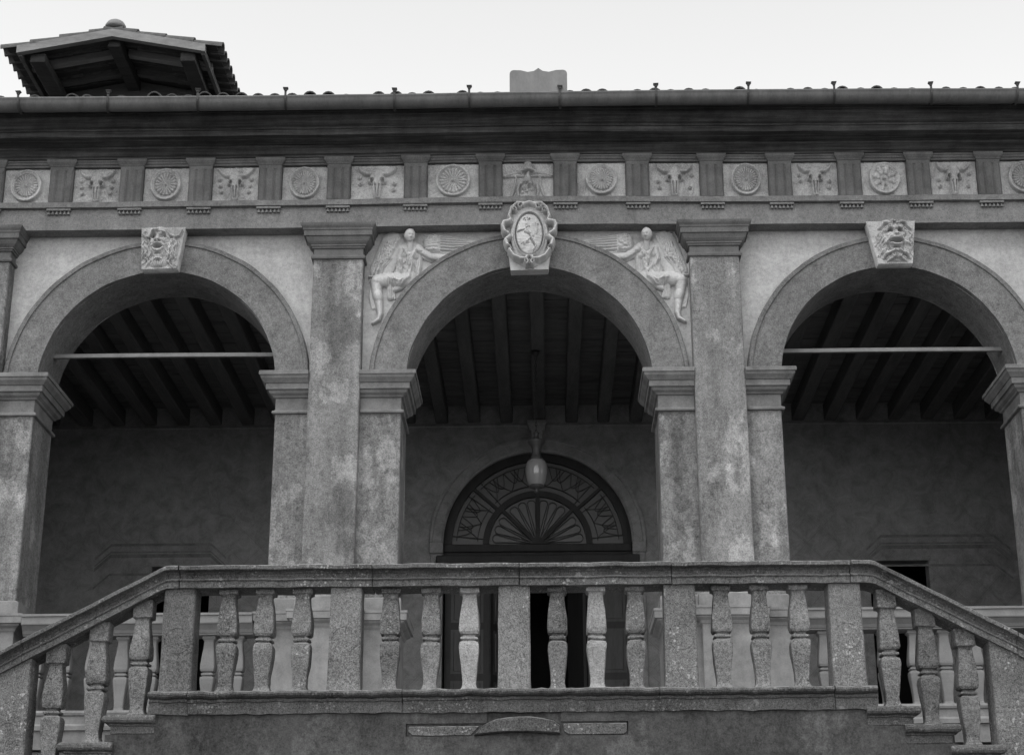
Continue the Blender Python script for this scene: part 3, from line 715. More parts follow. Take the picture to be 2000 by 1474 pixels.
def mask_right():
    rng = random.Random(9); h = HF.quad((295, 325), (1470, 320), (1335, 1300), (510, 1310), 170, 160); h.H += 15
    h.ell(950, 700, 250, 370, 135); h.ell(950, 520, 240, 150, 130); h.ell(690, 800, 170, 360, 55); h.ell(1200, 800, 170, 360, 55); h.ell(950, 1120, 330, 150, 75)
    for s, x0 in ((-1, 735), (1, 1160)):
        locks(h, x0, 570, s, 5, 48, 10, 320, 32, 44, rng); locks(h, x0 - s * 10, 840, s, 5, 46, 6, 280, 30, 40, rng)
    h.curve([(742, 585), (790, 520), (865, 520), (918, 580)], 38, 32, 58, 52, True); h.curve([(965, 580), (1015, 517), (1090, 525), (1138, 590)], 32, 38, 52, 58, True)
    h.dig(833, 590, 70, 44, 105); h.dig(1052, 592, 68, 44, 105); h.ell(833, 600, 36, 26, 75, 0, True); h.ell(1055, 604, 34, 26, 75, 0, True)
    h.cap(938, 545, 958, 685, 34, 56, 36, 88, True); h.ell(905, 704, 34, 26, 36, 0, True); h.ell(1008, 704, 34, 26, 36, 0, True)
    h.ell(805, 695, 80, 66, 40, 0, True); h.ell(1108, 690, 80, 66, 40, 0, True)
    h.curve([(705, 860), (755, 785), (860, 752), (958, 770), (1060, 752), (1155, 785), (1200, 860)], 38, 38, 52, None, True)
    h.dig(962, 832, 170, 46, 170); h.H = np.maximum(h.H, 8); h.curve([(838, 880), (900, 908), (965, 916), (1035, 908), (1092, 876)], 30, 30, 46, None, True); h.dig(965, 962, 115, 24, 55)
    h.ell(960, 1020, 100, 50, 30, 0, True)
    for k in range(5): h.curve([(865 + k * 47, 1050), (850 + k * 55, 1120), (885 + k * 40, 1200)], 29, 18, 40, 26, True)
    for s in (-1, 1):
        h.curve([(960 + s * 70, 1050), (960 + s * 180, 1065), (960 + s * 270, 1115), (960 + s * 325, 1190)], 44, 24, 62, 40, True); h.cut([(960 + s * 120, 1108), (960 + s * 210, 1130), (960 + s * 285, 1205)], 20, 40)
        h.curve([(960 + s * 60, 1170), (960 + s * 130, 1215), (960 + s * 230, 1250)], 34, 20, 42, 30, True)
        h.curve([(960 + s * 50, 400), (960 + s * 170, 350), (960 + s * 270, 355), (960 + s * 315, 440), (960 + s * 390, 510)], 46, 26, 75, 50, True)
        h.cut([(960 + s * 150, 410), (960 + s * 240, 425), (960 + s * 290, 505), (960 + s * 360, 565)], 20, 40)
        for k in range(4): h.curve([(960 + s * (90 + k * 48), 460 + k * 16), (960 + s * (135 + k * 52), 475 + k * 20), (960 + s * (160 + k * 48), 545 + k * 16)], 26, 15, 40, 26, True)
    h.curve([(885, 355), (940, 330), (1000, 350)], 46, 38, 70, None, True); h.dig(925, 410, 30, 38, 70)
    h.H = np.maximum(h.H, 2); h.blur(2); h.rough(3, .05, 8)
    return h.build('keystone_mask', 'maskst', .000476, .000537, .00070, 905, 815, skirt=.13)
o = link('keystone_mask', mask_left(), None, (-4.185, -.005, 8.012)); tag(o, 'grinning horned satyr head keystone on the left arch', 'carving', 'carved mask keystones')
o = link('keystone_mask', mask_right(), None, (4.165, -.005, 7.995)); tag(o, 'frowning bearded lion-like head keystone on the right arch', 'carving', 'carved mask keystones')

# coat of arms on the central keystone
arms = thing('coat_of_arms', 'pale scrolled oval coat of arms on the central keystone', 'carving', (.01, 0, 7.69))
m = MB(); v = []; f = []
for (yy) in (-.01, .14):
    v += [(-.285, yy, 8.27), (.285, yy, 8.27), (.213, yy, 7.70), (-.213, yy, 7.69)]
m.add(v, [(0, 3, 2, 1), (4, 5, 6, 7), (0, 4, 7, 3), (1, 2, 6, 5), (3, 7, 6, 2), (0, 1, 5, 4)])
m.done('keystone_block', 'marble', arms, loc=(-.0, 0, -7.69))
def cartouche():
    h = HF.rect(250, 1210, 120, 1240, 4.2); h.H -= 1
    h.ell(735, 700, 320, 400, 40, base=60); h.cap(735, 420, 735, 900, 330, 300, 110)
    for s in (-1, 1):
        h.curve([(735 + s * 60, 200), (735 + s * 200, 190), (735 + s * 300, 270), (735 + s * 345, 400), (735 + s * 310, 470)], 42, 30, 150)
        h.curve([(735 + s * 330, 480), (735 + s * 430, 500), (735 + s * 455, 560), (735 + s * 420, 650), (735 + s * 350, 690)], 45, 40, 150)
        h.curve([(735 + s * 330, 740), (735 + s * 400, 790), (735 + s * 375, 870), (735 + s * 330, 910), (735 + s * 340, 960)], 48, 34, 150)
        h.curve([(735 + s * 335, 960), (735 + s * 260, 1060), (735 + s * 150, 1110), (735 + s * 60, 1110), (735 + s * 30, 1060)], 34, 34, 165)
        h.spiral(735 + s * 60, 1150, 45, 1.1, math.pi / 2, 22, 165, s)
        h.dig(735 + s * 395, 720, 36, 28, 150); h.dig(735 + s * 345, 915, 34, 24, 120)
        h.spiral(735 + s * 150, 250, 55, 1.2, 0, 22, 175, s); h.spiral(735 + s * 255, 300, 45, 1.1, 1, 20, 160, s)
    h.curve([(640, 230), (735, 195), (830, 230)], 50, 50, 175)
    pts = [(735 + 240 * math.cos(a), 700 + 345 * math.sin(a)) for a in [2 * math.pi * i / 40 for i in range(41)]]
    h.cut(pts, 26, 24); h.ell(735, 700, 225, 330, 45, base=105)
    h.curve([(735 + 255 * math.cos(a), 705 + 360 * math.sin(a)) for a in [2 * math.pi * i / 40 for i in range(41)]], 14, 14, 150)
    # small rampant figure on the shield
    h.ell(690, 560, 45, 50, 178); h.curve([(700, 610), (740, 680), (790, 740)], 60, 70, 172); h.curve([(690, 630), (610, 650), (540, 670)], 24, 16, 172)
    h.curve([(760, 740), (800, 830), (850, 900), (800, 980)], 40, 20, 172); h.curve([(760, 760), (690, 840), (640, 880)], 42, 24, 168); h.curve([(850, 540), (870, 640), (850, 720)], 34, 20, 168); h.ell(870, 560, 40, 40, 172)
    for a in range(7): h.dig(690 + 50 * math.cos(a), 470 + 22 * math.sin(a), 16, 14, 30)
    h.cut([(540, 680), (640, 650), (740, 600)], 12, 30); h.cut([(660, 690), (740, 730), (760, 800), (830, 910)], 16, 32); h.cut([(600, 880), (660, 850), (720, 870)], 10, 20)
    h.blur(2, True); h.rough(3, .03, 5)
    return h.build('cartouche', 'marble', .000674, .00076, .00095, 735, 700, thr=0, back=.03)
link('cartouche', cartouche(), arms, (0, -.012, 8.095 - 7.69))

def head_mesh(yaw, pitch, seed):
    v = []; f = []; nu, nv = 36, 26; rng = random.Random(seed)
    for i in range(nv + 1):
        ph = math.pi * i / nv
        for j in range(nu):
            th = 2 * math.pi * j / nu; dv = Vector((math.sin(ph) * math.sin(th), -math.sin(ph) * math.cos(th), math.cos(ph)))
            G = lambda x, z, w_, h_: math.exp(-((dv.x - x) / w_) ** 2 - ((dv.z - z) / h_) ** 2) if dv.y < 0 else 0
            k = 1.0 + .34 * G(0, -.14, .13, .20) + .14 * G(0, .24, .5, .10) - .28 * G(-.34, .05, .17, .12) - .28 * G(.34, .05, .17, .12) + .10 * G(0, -.54, .22, .06) - .20 * G(0, -.44, .28, .05) + .12 * G(0, -.80, .25, .14)
            hair = max(0, min(1, (dv.y + .30 + .5 * max(0, dv.z)) * 3))
            if dv.z > -.45 and hair > 0: k += hair * (.13 + .10 * mnoise.noise(dv * 5 + Vector((seed, 0, 0))))
            p = Vector((dv.x * .056 * k, dv.y * .066 * k, dv.z * .073 * k))
            v.append(Matrix.Rotation(yaw, 3, 'Z') @ (Matrix.Rotation(pitch, 3, 'X') @ p))
    for i in range(nv):
        for j in range(nu): a = i * nu + j; b = i * nu + (j + 1) % nu; f.append((a, b, b + nu, a + nu))
    return v, f
def angel(seed, left=True):
    h = HF.rect(20, 1400, 380, 1420, 3.2); h.H -= 1
    rng = random.Random(seed); U = rng.uniform
    # spread wing towards the keystone: solid wedge, coverts near the shoulder, long flight feathers
    h.cap(715, 540, 1310, 556, 92, 20, 42, 20)
    for k in range(7):
        y0 = 462 + k * 25; pts = [(790, y0 + 4), (900, y0 + 12), (1090, 506 + k * 14 + U(-3, 3)), (1350 - k * 45, 545 + k * 8)]
        h.cut(pts, 7, 16); h.curve([(x, y + 10) for x, y in pts], 8, 5, 7, 4, True)
    for row in range(3):
        for k in range(6): h.ell(650 + row * 50 + U(-8, 8), 465 + k * 27 + U(-6, 6), 29, 15, U(10, 19), U(-25, 10), True)
    # folded wing behind the back, rows of feathers
    h.cap(330, 550, 225, 800, 125, 112, 46, 38)
    for row in range(5):
        for k in range(6):
            x = 400 - row * 34 - k * 26 + U(-7, 7); y = 490 + row * 66 + k * 15 + U(-7, 7)
            h.cap(x, y, x - 16 - row * 6, y + 46 + row * 9, 17, 13, U(10, 18), 8, True); h.cut([(x - 17, y + 6), (x - 34 - row * 6, y + 54 + row * 9)], 6, 10)
    for k in range(8): h.cut([(330 - k * 24, 700 + k * 5), (255 - k * 15, 790), (225 - k * 15, 862)], 6, 16)
    h.curve([(112, 868), (250, 866), (430, 848)], 11, 13, 58)
    # clothed torso, neck and head
    h.cap(500, 610, 455, 830, 98, 98, 62, 66); h.cap(420, 608, 572, 606, 46, 44, 62); h.ell(462, 672, 54, 46, 84); h.ell(545, 676, 48, 44, 82)
    h.cap(498, 560, 500, 610, 34, 44, 84, 74)
    # outstretched arm below the wing, the other bent to the lap
    h.curve([(570, 594), (620, 644), (700, 684), (800, 692)], 46, 42, 72, 66); h.curve([(800, 692), (890, 672), (985, 650)], 38, 20, 64, 46)
    for k in range(4): h.cap(985, 648, 1030 + k * 5, 628 + k * 13, 9, 6, 38)
    h.cut([(590, 655), (680, 712), (800, 738)], 10, 20)
    h.curve([(425, 618), (402, 700), (438, 772), (500, 832), (552, 895)], 42, 26, 82, 68)
    # folds of the garment: neckline, belly, sleeve
    for k in range(4): h.curve([(436 + k * 8, 612 + k * 14), (492, 672 + k * 32), (560 - k * 4, 614 + k * 16)], 9, 9, 15, None, True)
    for k in range(11):
        x = U(375, 545); h.curve([(x, U(690, 750)), (x + U(-30, 30), U(765, 795)), (x + U(-40, 40), U(835, 875))], U(9, 15), 9, U(10, 20), 10, True)
    h.cap(590, 640, 575, 880, 34, 30, 46, 50)
    for k in range(4): h.cut([(568 + k * 14, 640), (586 + k * 9 + U(-5, 5), 740), (560 + k * 12, 895)], 6, 16)
    # lap, thigh, shin and foot
    h.cap(500, 888, 205, 902, 82, 62, 84, 84); h.ell(182, 914, 58, 54, 92)
    h.curve([(180, 930), (190, 1030), (212, 1120), (224, 1215)], 58, 30, 84, 58); h.ell(200, 1050, 50, 84, 88, -12)
    h.curve([(224, 1222), (214, 1268), (160, 1302)], 28, 17, 58, 54); h.dig(180, 1302, 60, 6, 0)
    h.ell(445, 905, 112, 76, 92)
    for k in range(5): h.curve([(312 + k * 12, 895 + k * 3), (345 + k * 18, 972 - k * 12 + U(-5, 5)), (420 + k * 10, 966 - k * 18), (505, 893 - k * 9)], 11, 9, 17, 13, True)
    h.cap(318, 890, 320, 1050, 34, 40, 66, 40); h.cap(335, 990, 470, 955, 34, 22, 50, 46); h.cap(330, 1000, 360, 1070, 26, 14, 46, 30)
    for k in range(4): h.cut([(298 + k * 15, 890), (296 + k * 16 + U(-5, 5), 980), (284 + k * 24, 1085)], 6, 16)
    for k in range(3): h.curve([(132 + k * 16, 940), (120 + k * 12, 1050), (146 + k * 14, 1160)], 10, 8, 30, 14)
    if not left:
        for k in range(4): h.curve([(76 + k * 10, 700 + k * 20), (54 + k * 9, 900), (70 + k * 11, 1095)], 13, 9, 34, 20)
    h.blur(1, True); h.rough(1.3, .075, seed)
    me = h.build('winged_figure', 'marble', .0012, .0013, .00115, 500, 700, thr=0.4, back=.005, flip=not left)
    sg = 1 if left else -1; hv, hf = head_mesh(R(20) * sg, R(14), seed); hc = Vector((.0 * sg, -.120, .258))
    nk = MB().tube([(0, -.012, .06), (.001 * sg, -.050, .12), (.002 * sg, -.080, .175), (0, -.098, .235)], .050, 14, .027)
    v0 = [tuple(q.co) for q in me.vertices]; f0 = [tuple(q.vertices) for q in me.polygons]
    k1 = len(v0); v0 += [tuple(hc + q) for q in hv]; f0 += [tuple(x + k1 for x in q) for q in hf]
    k2 = len(v0); v0 += list(nk.v); f0 += [tuple(x + k2 for x in q) for q in nk.f]
    return mesh('winged_figure', v0, f0, 'marble', True)
o = link('winged_figure', angel(3), None, (-1.365, Y_WALL, 7.915)); tag(o, 'seated winged figure relief left of the coat of arms', 'relief', 'winged spandrel figures')
o = link('winged_figure', angel(5, False), None, (1.36, Y_WALL, 7.905)); tag(o, 'seated winged figure relief right of the coat of arms', 'relief', 'winged spandrel figures')

# ================================================================== gutter
gut = thing('roof_gutter', 'long half-round metal gutter along the eaves with dark strap brackets', 'gutter', (0, -.72, 9.36))
def gz(x): return 9.500 + (.0 if x > 0 else x * .004) + .008 * math.sin(x * .7)
prof = [(.098 * math.cos(a), .098 * math.sin(a)) for a in [math.pi + math.pi * j / 14 for j in range(15)]]
prof = [(-.098, .018), (-.108, .024), (-.112, .014), (-.104, .004)] + prof[1:] + [(.098, .02), (.092, .02)] + [(.091 * math.cos(a), .091 * math.sin(a)) for a in [2 * math.pi - math.pi * j / 14 for j in range(15)]]
m = MB().sweep([(x, 0, gz(x) - 9.36) for x in xs(-9.8, 9.8, .35)], prof, .003, 1.5); m.done('channel', 'zinc', gut, True)
bv = MB(); pts = [(0, -.113 * math.cos(a), -.113 * math.sin(a)) for a in [math.pi * j / 14 for j in range(13)]]
pts = [(.0, -.118, .085), (.0, -.117, .04)] + pts
v = []; f = []
for (x, y, z) in pts:
    for dx, k in ((-.012, 1), (.012, 1), (.012, .93), (-.012, .93)): v.append((x + dx, y * k, z * (k if z < 0 else 1)))
for i in range(len(pts) - 1):
    for j in range(4): k = (j + 1) % 4; f.append((i * 4 + j, i * 4 + k, i * 4 + 4 + k, i * 4 + 4 + j))
bv.add(v, f); bv.loft(-.014, .014, -.126, -.106, [(.0, .06), (.004, .075), (.014, .092), (.016, .098)], 0)
BRM = mesh('bracket', bv.v, bv.f, 'iron')
for x in (-7.7, -6.7, -5.73, -4.735, -3.723, -2.729, -1.497, -.649, .374, 1.459, 2.499, 3.462, 4.564, 5.527, 6.5, 7.5):
    o = link('bracket', BRM, gut, (x, 0, gz(x) - 9.36 + random.uniform(-.015, .012))); o.rotation_euler = (0, random.uniform(-.06, .06), random.uniform(-.1, .1))
for x in (-3.9, -1.9, 1.15, 2.62, 4.3):
    MB().sweep([(x, 0, gz(x) - 9.36), (x + .03, 0, gz(x) - 9.36)], [(y * 1.02, z * 1.02) for y, z in prof[3:18]] + [(y * .99, z * .99) for y, z in prof[17:2:-1]]).done('seam_band', 'zinc', gut)
gd = MB(); out = [(-.325, -.17)] + [(-.325, .07)]
for j in range(7): a = math.pi - math.pi / 2 * j / 6; out.append((-.275 + .05 * math.cos(a), .075 + .05 * math.sin(a)))
out += [(-.2, .122), (-.12, .100), (-.05, .112), (0, .150), (.05, .112), (.12, .100), (.2, .122)]
for j in range(7): a = math.pi / 2 - math.pi / 2 * j / 6; out.append((.275 + .05 * math.cos(a), .075 + .05 * math.sin(a)))
out += [(.325, .07), (.325, -.17)]
n = len(out); v = [(x, -.012, z) for x, z in out] + [(x, .006, z) for x, z in out]
gd.add(v, [tuple(range(n - 1, -1, -1)), tuple(range(n, 2 * n))] + [(j, (j + 1) % n, n + (j + 1) % n, n + j) for j in range(n)])
gd.done('splash_guard', 'zincl', gut, loc=(.128, -.095, 9.675 - 9.36))

# ================================================================== roof turret with a timber gable
tur = thing('roof_turret', 'small gabled timber turret with tiled eaves rising above the roof', 'turret', (-6.68, 7.6, 11.9))
TX, TY, TZ = -6.68, 7.6, 11.9
def tdone(mb, name, mat, **k): return mb.done(name, mat, tur, loc=(-TX, -TY, -TZ), **k)
GX, GE, GA, YF = 1.73, 14.20, 14.53, 6.05         # half width, eave z, apex z, front
def gable_bar(w0, w1, z_drop0, z_drop1, y0, y1):
    m = MB(); sl_ = (GA - GE) / GX
    for s in (-1, 1):
        v = []
        for yy in (y0, y1):
            for xx, dd in ((w0, z_drop0), (w1, z_drop0), (w1, z_drop1), (w0, z_drop1)): v.append((TX + s * xx, yy, GA - sl_ * xx - dd))
        q = [(0, 3, 2, 1), (4, 5, 6, 7), (0, 1, 5, 4), (1, 2, 6, 5), (2, 3, 7, 6), (3, 0, 4, 7)]
        m.add(v, [t[::-1] for t in q] if s < 0 else q)
    return m
def half(w0, w1, d0, d1, y0, y1, s, name, mat):
    m = MB(); sl_ = (GA - GE) / GX; v = []
    for yy in (y0, y1):
        for xx, dd in ((w0, d0), (w1, d0), (w1, d1), (w0, d1)): v.append((TX + s * xx, yy, GA - sl_ * xx - dd))
    q = [(0, 3, 2, 1), (4, 5, 6, 7), (0, 1, 5, 4), (1, 2, 6, 5), (2, 3, 7, 6), (3, 0, 4, 7)]
    m.add(v, [t[::-1] for t in q] if s > 0 else q); return tdone(m, name, mat)
YE = 10.2
for s in (-1, 1):
    half(0, 1.50, .03, .165, YF - .06, YF + .04, s, 'bargeboard', 'timber')
    half(.0, GX - .06, .0, .018, YF + .02, YE, s, 'roof_boarding', 'tboard')
    half(.12, 1.50, .021, .13, YF + .55, YF + .67, s, 'rafter', 'timber')
    half(.12, 1.42, .021, .12, YF + 1.18, YF + 1.28, s, 'rafter', 'twood')
    MB().box(TX + s * 1.08 - (.24 if s < 0 else 0) , TX + s * 1.08 + (.24 if s > 0 else 0), YF + .1, YE, 14.0, 14.155, .01).done('wall_plate', 'tboard', tur, loc=(-TX, -TY, -TZ))
    MB().box(TX + s * 1.46 - .03, TX + s * 1.46 + .03, YF + .02, YE, 14.06, 14.17, .005).done('eave_board', 'twood', tur, loc=(-TX, -TY, -TZ))
    MB().box(TX + s * 1.2 - .12, TX + s * 1.2 + .12, YF + 1.3, YF + 1.55, 11.5, 13.9, .01).done('corner_post', 'timber', tur, loc=(-TX, -TY, -TZ))
    for k in range(1, 9): half(.12, 1.46, .022, .11, YF + 1.38 + k * .34, YF + 1.46 + k * .34, s, 'rafter', 'twood')
tdone(MB().box(TX - .10, TX + .10, YF + .1, YE, 14.27, 14.46, .01), 'ridge_beam', 'tboard')
m = MB(); m.add([(TX - 1.05, YF + 1.55, 13.98), (TX + 1.05, YF + 1.55, 13.98), (TX + 1.05, YF + 1.55, 14.25), (TX, YF + 1.55, 14.46), (TX - 1.05, YF + 1.55, 14.25), (TX - 1.05, YF + 1.6, 13.98), (TX + 1.05, YF + 1.6, 13.98), (TX + 1.05, YF + 1.6, 14.25), (TX, YF + 1.6, 14.46), (TX - 1.05, YF + 1.6, 14.25)], [(0, 1, 2, 3, 4), (9, 8, 7, 6, 5), (0, 5, 6, 1)]); tdone(m, 'gable_panel', 'twood')
tdone(MB().box(TX - 1.1, TX + 1.1, YF + 1.56, YE - .2, 11.4, 13.6, .01), 'turret_wall', 'cornice')
sl_ = (GA - GE) / GX; TC = coppo(.125, .55)
for s in (-1, 1):
    yy = YF + .07; first = True
    while yy < YE:
        for k in range(4 if first else 4):
            # the tile's mouth looks down the slope
            xx = GX + .03 - k * .46
            o = link('roof_tile', TC, tur, (s * xx, yy - TY + random.uniform(-.012, .012), GA - sl_ * xx - .035 + random.uniform(-.008, .012) - TZ)); o.rotation_euler = (math.atan(sl_) - .05, 0, R(90) if s > 0 else R(-90))
        yy += .245; first = False
MB().lathe([(.17, 0), (.165, .05), (.13, .11), (.07, .15), (.0, .165)], 16).done('finial', 'timber', tur, True, loc=(0, YF + .12 - TY, 14.60 - TZ))

# ================================================================== hanging lamp
lamp = thing('hanging_lamp', 'milky egg-shaped glass lamp hanging before the fanlight door', 'lamp', (.06, 3.0, 5.89))
def ldone(mb, n_, mat, sm=True, par=lamp): return mb.done(n_, mat, par, sm)
ldone(MB().lathe([(.0, .105), (.07, .108), (.095, .125), (.120, .18), (.136, .26), (.142, .33), (.136, .40), (.112, .445), (.075, .465)], 28), 'globe', 'globe')
ldone(MB().lathe([(.0, .02), (.012, .022), (.028, .04), (.030, .058), (.022, .07), (.05, .08), (.088, .096), (.096, .112), (.095, .125)], 24), 'finial', 'porcelain')
ldone(MB().lathe([(.08, .45), (.092, .47), (.075, .49), (.058, .53), (.055, .60), (.07, .65), (.105, .69), (.112, .715), (.085, .73), (.04, .745), (.03, .79), (.04, .82), (.02, .84), (.0, .845)], 24), 'fitting', 'porcelain')
ch = MB()
for k in range(22):
    z = .84 + k * .05; a = k % 2 * math.pi / 2
    ch.tube([(math.cos(a) * .012 * math.cos(t), math.sin(a) * .012 * math.cos(t), z + .03 * math.sin(t)) for t in [2 * math.pi * j / 8 for j in range(9)]], .004, 4)
ldone(ch, 'chain', 'iron', False)
ldone(MB().lathe([(.0, 1.86), (.02, 1.86), (.05, 1.90), (.06, 1.935)], 16), 'ceiling_rose', 'iron')

# ================================================================== stair terrace and balustrade
st = thing('staircase', 'rendered terrace with a stair flight falling away on each side', 'stairs', (0, -1.5, -1.6))
def sdone(mb, n_, mat, **k): return mb.done(n_, mat, st, loc=(0, 1.5, 1.6), **k)
sdone(MB().box(-3.28, 3.02, -2.72, -.07, 2.25, 2.44, .005), 'landing_floor', 'floor')
SR = .186; RUN = .35
for s, xb in ((-1, -3.28), (1, 3.02)):
    for k in range(21):
        x0 = xb + s * RUN * k + s * .002; x1 = x0 + s * (RUN + .02); zt = 2.44 - SR * (k + 1)
        if zt < -1.55: break
        sdone(MB().box(min(x0, x1), max(x0, x1), -2.72, -.07, -1.6, zt, .006), 'step', 'stone')
sdone(MB().box(-3.27, 3.01, -2.9, -.07, -1.6, 2.245, .005), 'terrace_core', 'wallgrey')
# front wall in rendered panels; each panel top follows the base course
def panel(x0, x1, zt, yf): sdone(MB().box(x0, x1, yf, -2.75, -1.6, zt, 0), 'wall_panel', 'wallgrey')
panel(-3.24, -2.2005, 2.262, -2.996); 
for x0, x1, z0, z1 in ((-2.20, -1.06, -1.6, 2.262), (.862, 1.955, -1.6, 2.262), (-1.06, .862, -1.6, 2.058), (-1.06, -.36, 2.168, 2.262), (.28, .862, 2.178, 2.262)):
    sdone(MB().box(x0, x1, -3.0, -2.75, z0, z1, 0), 'wall_panel', 'wallgrey')
panel(1.9555, 3.0, 2.262, -2.995)
LB = [(-3.68, -3.245, 2.262), (-4.05, -3.60, 2.03), (-4.40, -3.96, 1.815), (-4.80, -4.31, 1.64), (-5.15, -4.72, 1.45), (-5.5, -5.07, 1.26), (-5.85, -5.42, 1.08), (-6.25, -5.77, .9)]
RB = [(2.945, 3.392, 2.283), (3.265, 3.725, 2.125), (3.645, 4.09, 1.943), (4.0, 4.44, 1.76), (4.36, 4.80, 1.56), (4.72, 5.15, 1.37), (5.07, 5.5, 1.18), (5.42, 5.9, 1.0)]
for L in (LB, RB):
    for k, (x0, x1, zt) in enumerate(L):
        s = -1 if L is LB else 1
        a, b = (x0 + .02, (LB[k - 1][0] if k else -3.24) + .02) if s < 0 else ((RB[k - 1][1] if k else 3.0) - .02, x1 - .02)
        panel(a, b, zt - .165, -2.994)
# old stones walled up under the landing
def blockish(pts, y0, y1, seed, name='walled_stone', mat='base'):
    n = len(pts); v = []; f = []; cx = sum(p[0] for p in pts) / n; cz = sum(p[1] for p in pts) / n
    for k, (yy, sc_) in enumerate(((y1, 1.0), (y0 + .02, 1.0), (y0, .93))):
        for x, z in pts: v.append(jit((cx + (x - cx) * (1 if k < 2 else .975), yy, cz + (z - cz) * (1 if k < 2 else .85)), .008, 6, seed))
    for k in range(2):
        for j in range(n): f.append((k * n + j, k * n + (j + 1) % n, (k + 1) * n + (j + 1) % n, (k + 1) * n + j))
    f.append(tuple(2 * n + j for j in range(n))); m = MB(); m.add(v, [t[::-1] for t in f] if False else f); return sdone(m, name, mat)
sdone(MB().box(-1.055, .857, -2.982, -2.905, 2.06, 2.26, 0), 'recess_back', 'wallgrey')
arc = [(-.47, 2.062), (-.43, 2.11), (-.36, 2.165), (-.27, 2.20), (-.18, 2.215), (-.08, 2.222), (.02, 2.218), (.12, 2.205), (.22, 2.18), (.268, 2.14), (.272, 2.07), (.15, 2.078), (0, 2.09), (-.15, 2.092), (-.3, 2.082)]
blockish(arc[::-1], -3.035, -2.88, 1)
blockish([(-1.04, 2.150), (-1.048, 2.10), (-1.01, 2.068), (-.85, 2.062), (-.6, 2.060), (-.50, 2.064), (-.465, 2.105), (-.43, 2.152)], -2.997, -2.88, 2, mat='coping')
blockish([(.295, 2.165), (.300, 2.10), (.34, 2.064), (.6, 2.062), (.83, 2.061), (.852, 2.09), (.855, 2.168)], -2.998, -2.88, 3, mat='coping')

bal = thing('stair_balustrade', 'weathered stone balustrade round the stair landing and down both flights', 'balustrade', (-.13, -2.87, 2.26))
BX, BY, BZ = -.13, -2.87, 2.26
def bdone(mb, n_, mat, **k): return mb.done(n_, mat, bal, loc=(-BX, -BY, -BZ), **k)
# baluster meshes: square in plan, double vase
BP = [(.080, 0), (.080, .012), (.068, .030), (.0605, .055), (.060, .09), (.064, .15), (.074, .24), (.083, .32), (.087, .375), (.086, .405), (.078, .428), (.060, .436), (.055, .445), (.056, .450), (.072, .453), (.0755, .460), (.075, .470), (.070, .476), (.056, .479), (.055, .490), (.060, .497), (.078, .503), (.087, .525), (.0885, .56), (.086, .62), (.077, .71), (.067, .79), (.061, .845), (.062, .858), (.070, .868), (.084, .874), (.0865, .880), (.0865, .918)]
def baluster(seed, ext=0.0):
    pr = list(BP)
    if ext: pr = [(o, z * .985) for o, z in pr[:-1]] + [(.0865, .918 + ext)]
    m = MB().loft(0, 0.0001, 0, 0.0001, [(o, z) for o, z in pr], .006, sub=3)
    m.jitter(.008, 6, seed * 3.7); m.jitter(.0055, 20, seed * 1.3); return m
def bal_mesh(seed, mat, ext=0.0): b = baluster(seed, ext); return mesh('baluster', b.v, b.f, mat)
BMS = {('stone', i): bal_mesh(i, 'stone') for i in range(4)}
BMS.update({('stonel', i): bal_mesh(i + 5, 'stonel') for i in range(2)}); BMS[('stonep', 0)] = bal_mesh(8, 'stonep'); BMS[('stonep', 1)] = bal_mesh(9, 'stonep')
LAND = [(-2.662, 'stone', 0), (-2.338, 'stone', 1), (-2.004, 'stonel', 0), (-1.221, 'stone', 2), (-.861, 'stone', 3), (-.519, 'stonep', 0), (.26, 'stonel', 1), (.606, 'stonep', 1), (.953, 'stonel', 0), (1.717, 'stone', 2), (2.059, 'stone', 0), (2.405, 'stone', 1)]
for i, (x, mt, k) in enumerate(LAND):
    o = link('baluster', BMS[(mt, k)], bal, (x - BX, 0, 2.456 - BZ), (0, 0, random.uniform(-.02, .02) + (math.pi if i % 3 == 1 else 0)))
    if mt == 'stonep': o['label'] = 'pale replacement baluster'
TALL = [bal_mesh(20 + i, 'stone', .10) for i in range(3)] + [bal_mesh(25, 'stones', .10)]
for i, (x, zb, k) in enumerate([(-3.42, 2.262, 0), (-3.79, 2.03, 1), (-4.155, 1.815, 2), (-4.93, 1.45, 0), (-5.28, 1.26, 1), (-5.63, 1.08, 2), (3.185, 2.283, 1), (3.515, 2.125, 3), (3.85, 1.943, 0), (4.58, 1.56, 2), (4.93, 1.37, 1), (5.28, 1.18, 0)]):
    slope_top = 3.372 - .53 * max(0, (abs(x + .08) - 3.12)); ht = slope_top + .03 - zb
    o = link('baluster', TALL[k], bal, (x - BX, 0, zb - BZ)); o.scale = (1, 1, ht / 1.018)
# pedestals with an incised roundel
def pedestal(x, zb, zt, wd, mat, seed):
    m = MB().loft(x - wd / 2, x + wd / 2, -3.0, -2.74, [(.012, zb), (.006, zb + .05)] + [(.004 - .004 * q, zb + .05 + (zt - zb - .05) * q) for q in (.15, .3, .45, .6, .75, .9, 1)], .012, sub=4)
    m.jitter(.005, 5, seed); m.jitter(.003, 18, seed); p = bdone(m, 'pedestal', mat)
    zc = zb + .45; md = MB().ring(x, zc, [(.116, -3.004), (.1135, -3.006), (.111, -3.004), (.111, -2.99), (.116, -2.99)], 0, 2 * math.pi, 40)
    md.done('roundel', mat, p); return p
pedestal(-3.085, 2.458, 3.38, .275, 'stones', 1); pedestal(-1.612, 2.458, 3.38, .275, 'stone', 2); pedestal(-.122, 2.458, 3.385, .278, 'stonel', 3); pedestal(1.347, 2.458, 3.385, .278, 'stonel', 4); pedestal(2.81, 2.455, 3.38, .282, 'stonel', 5)
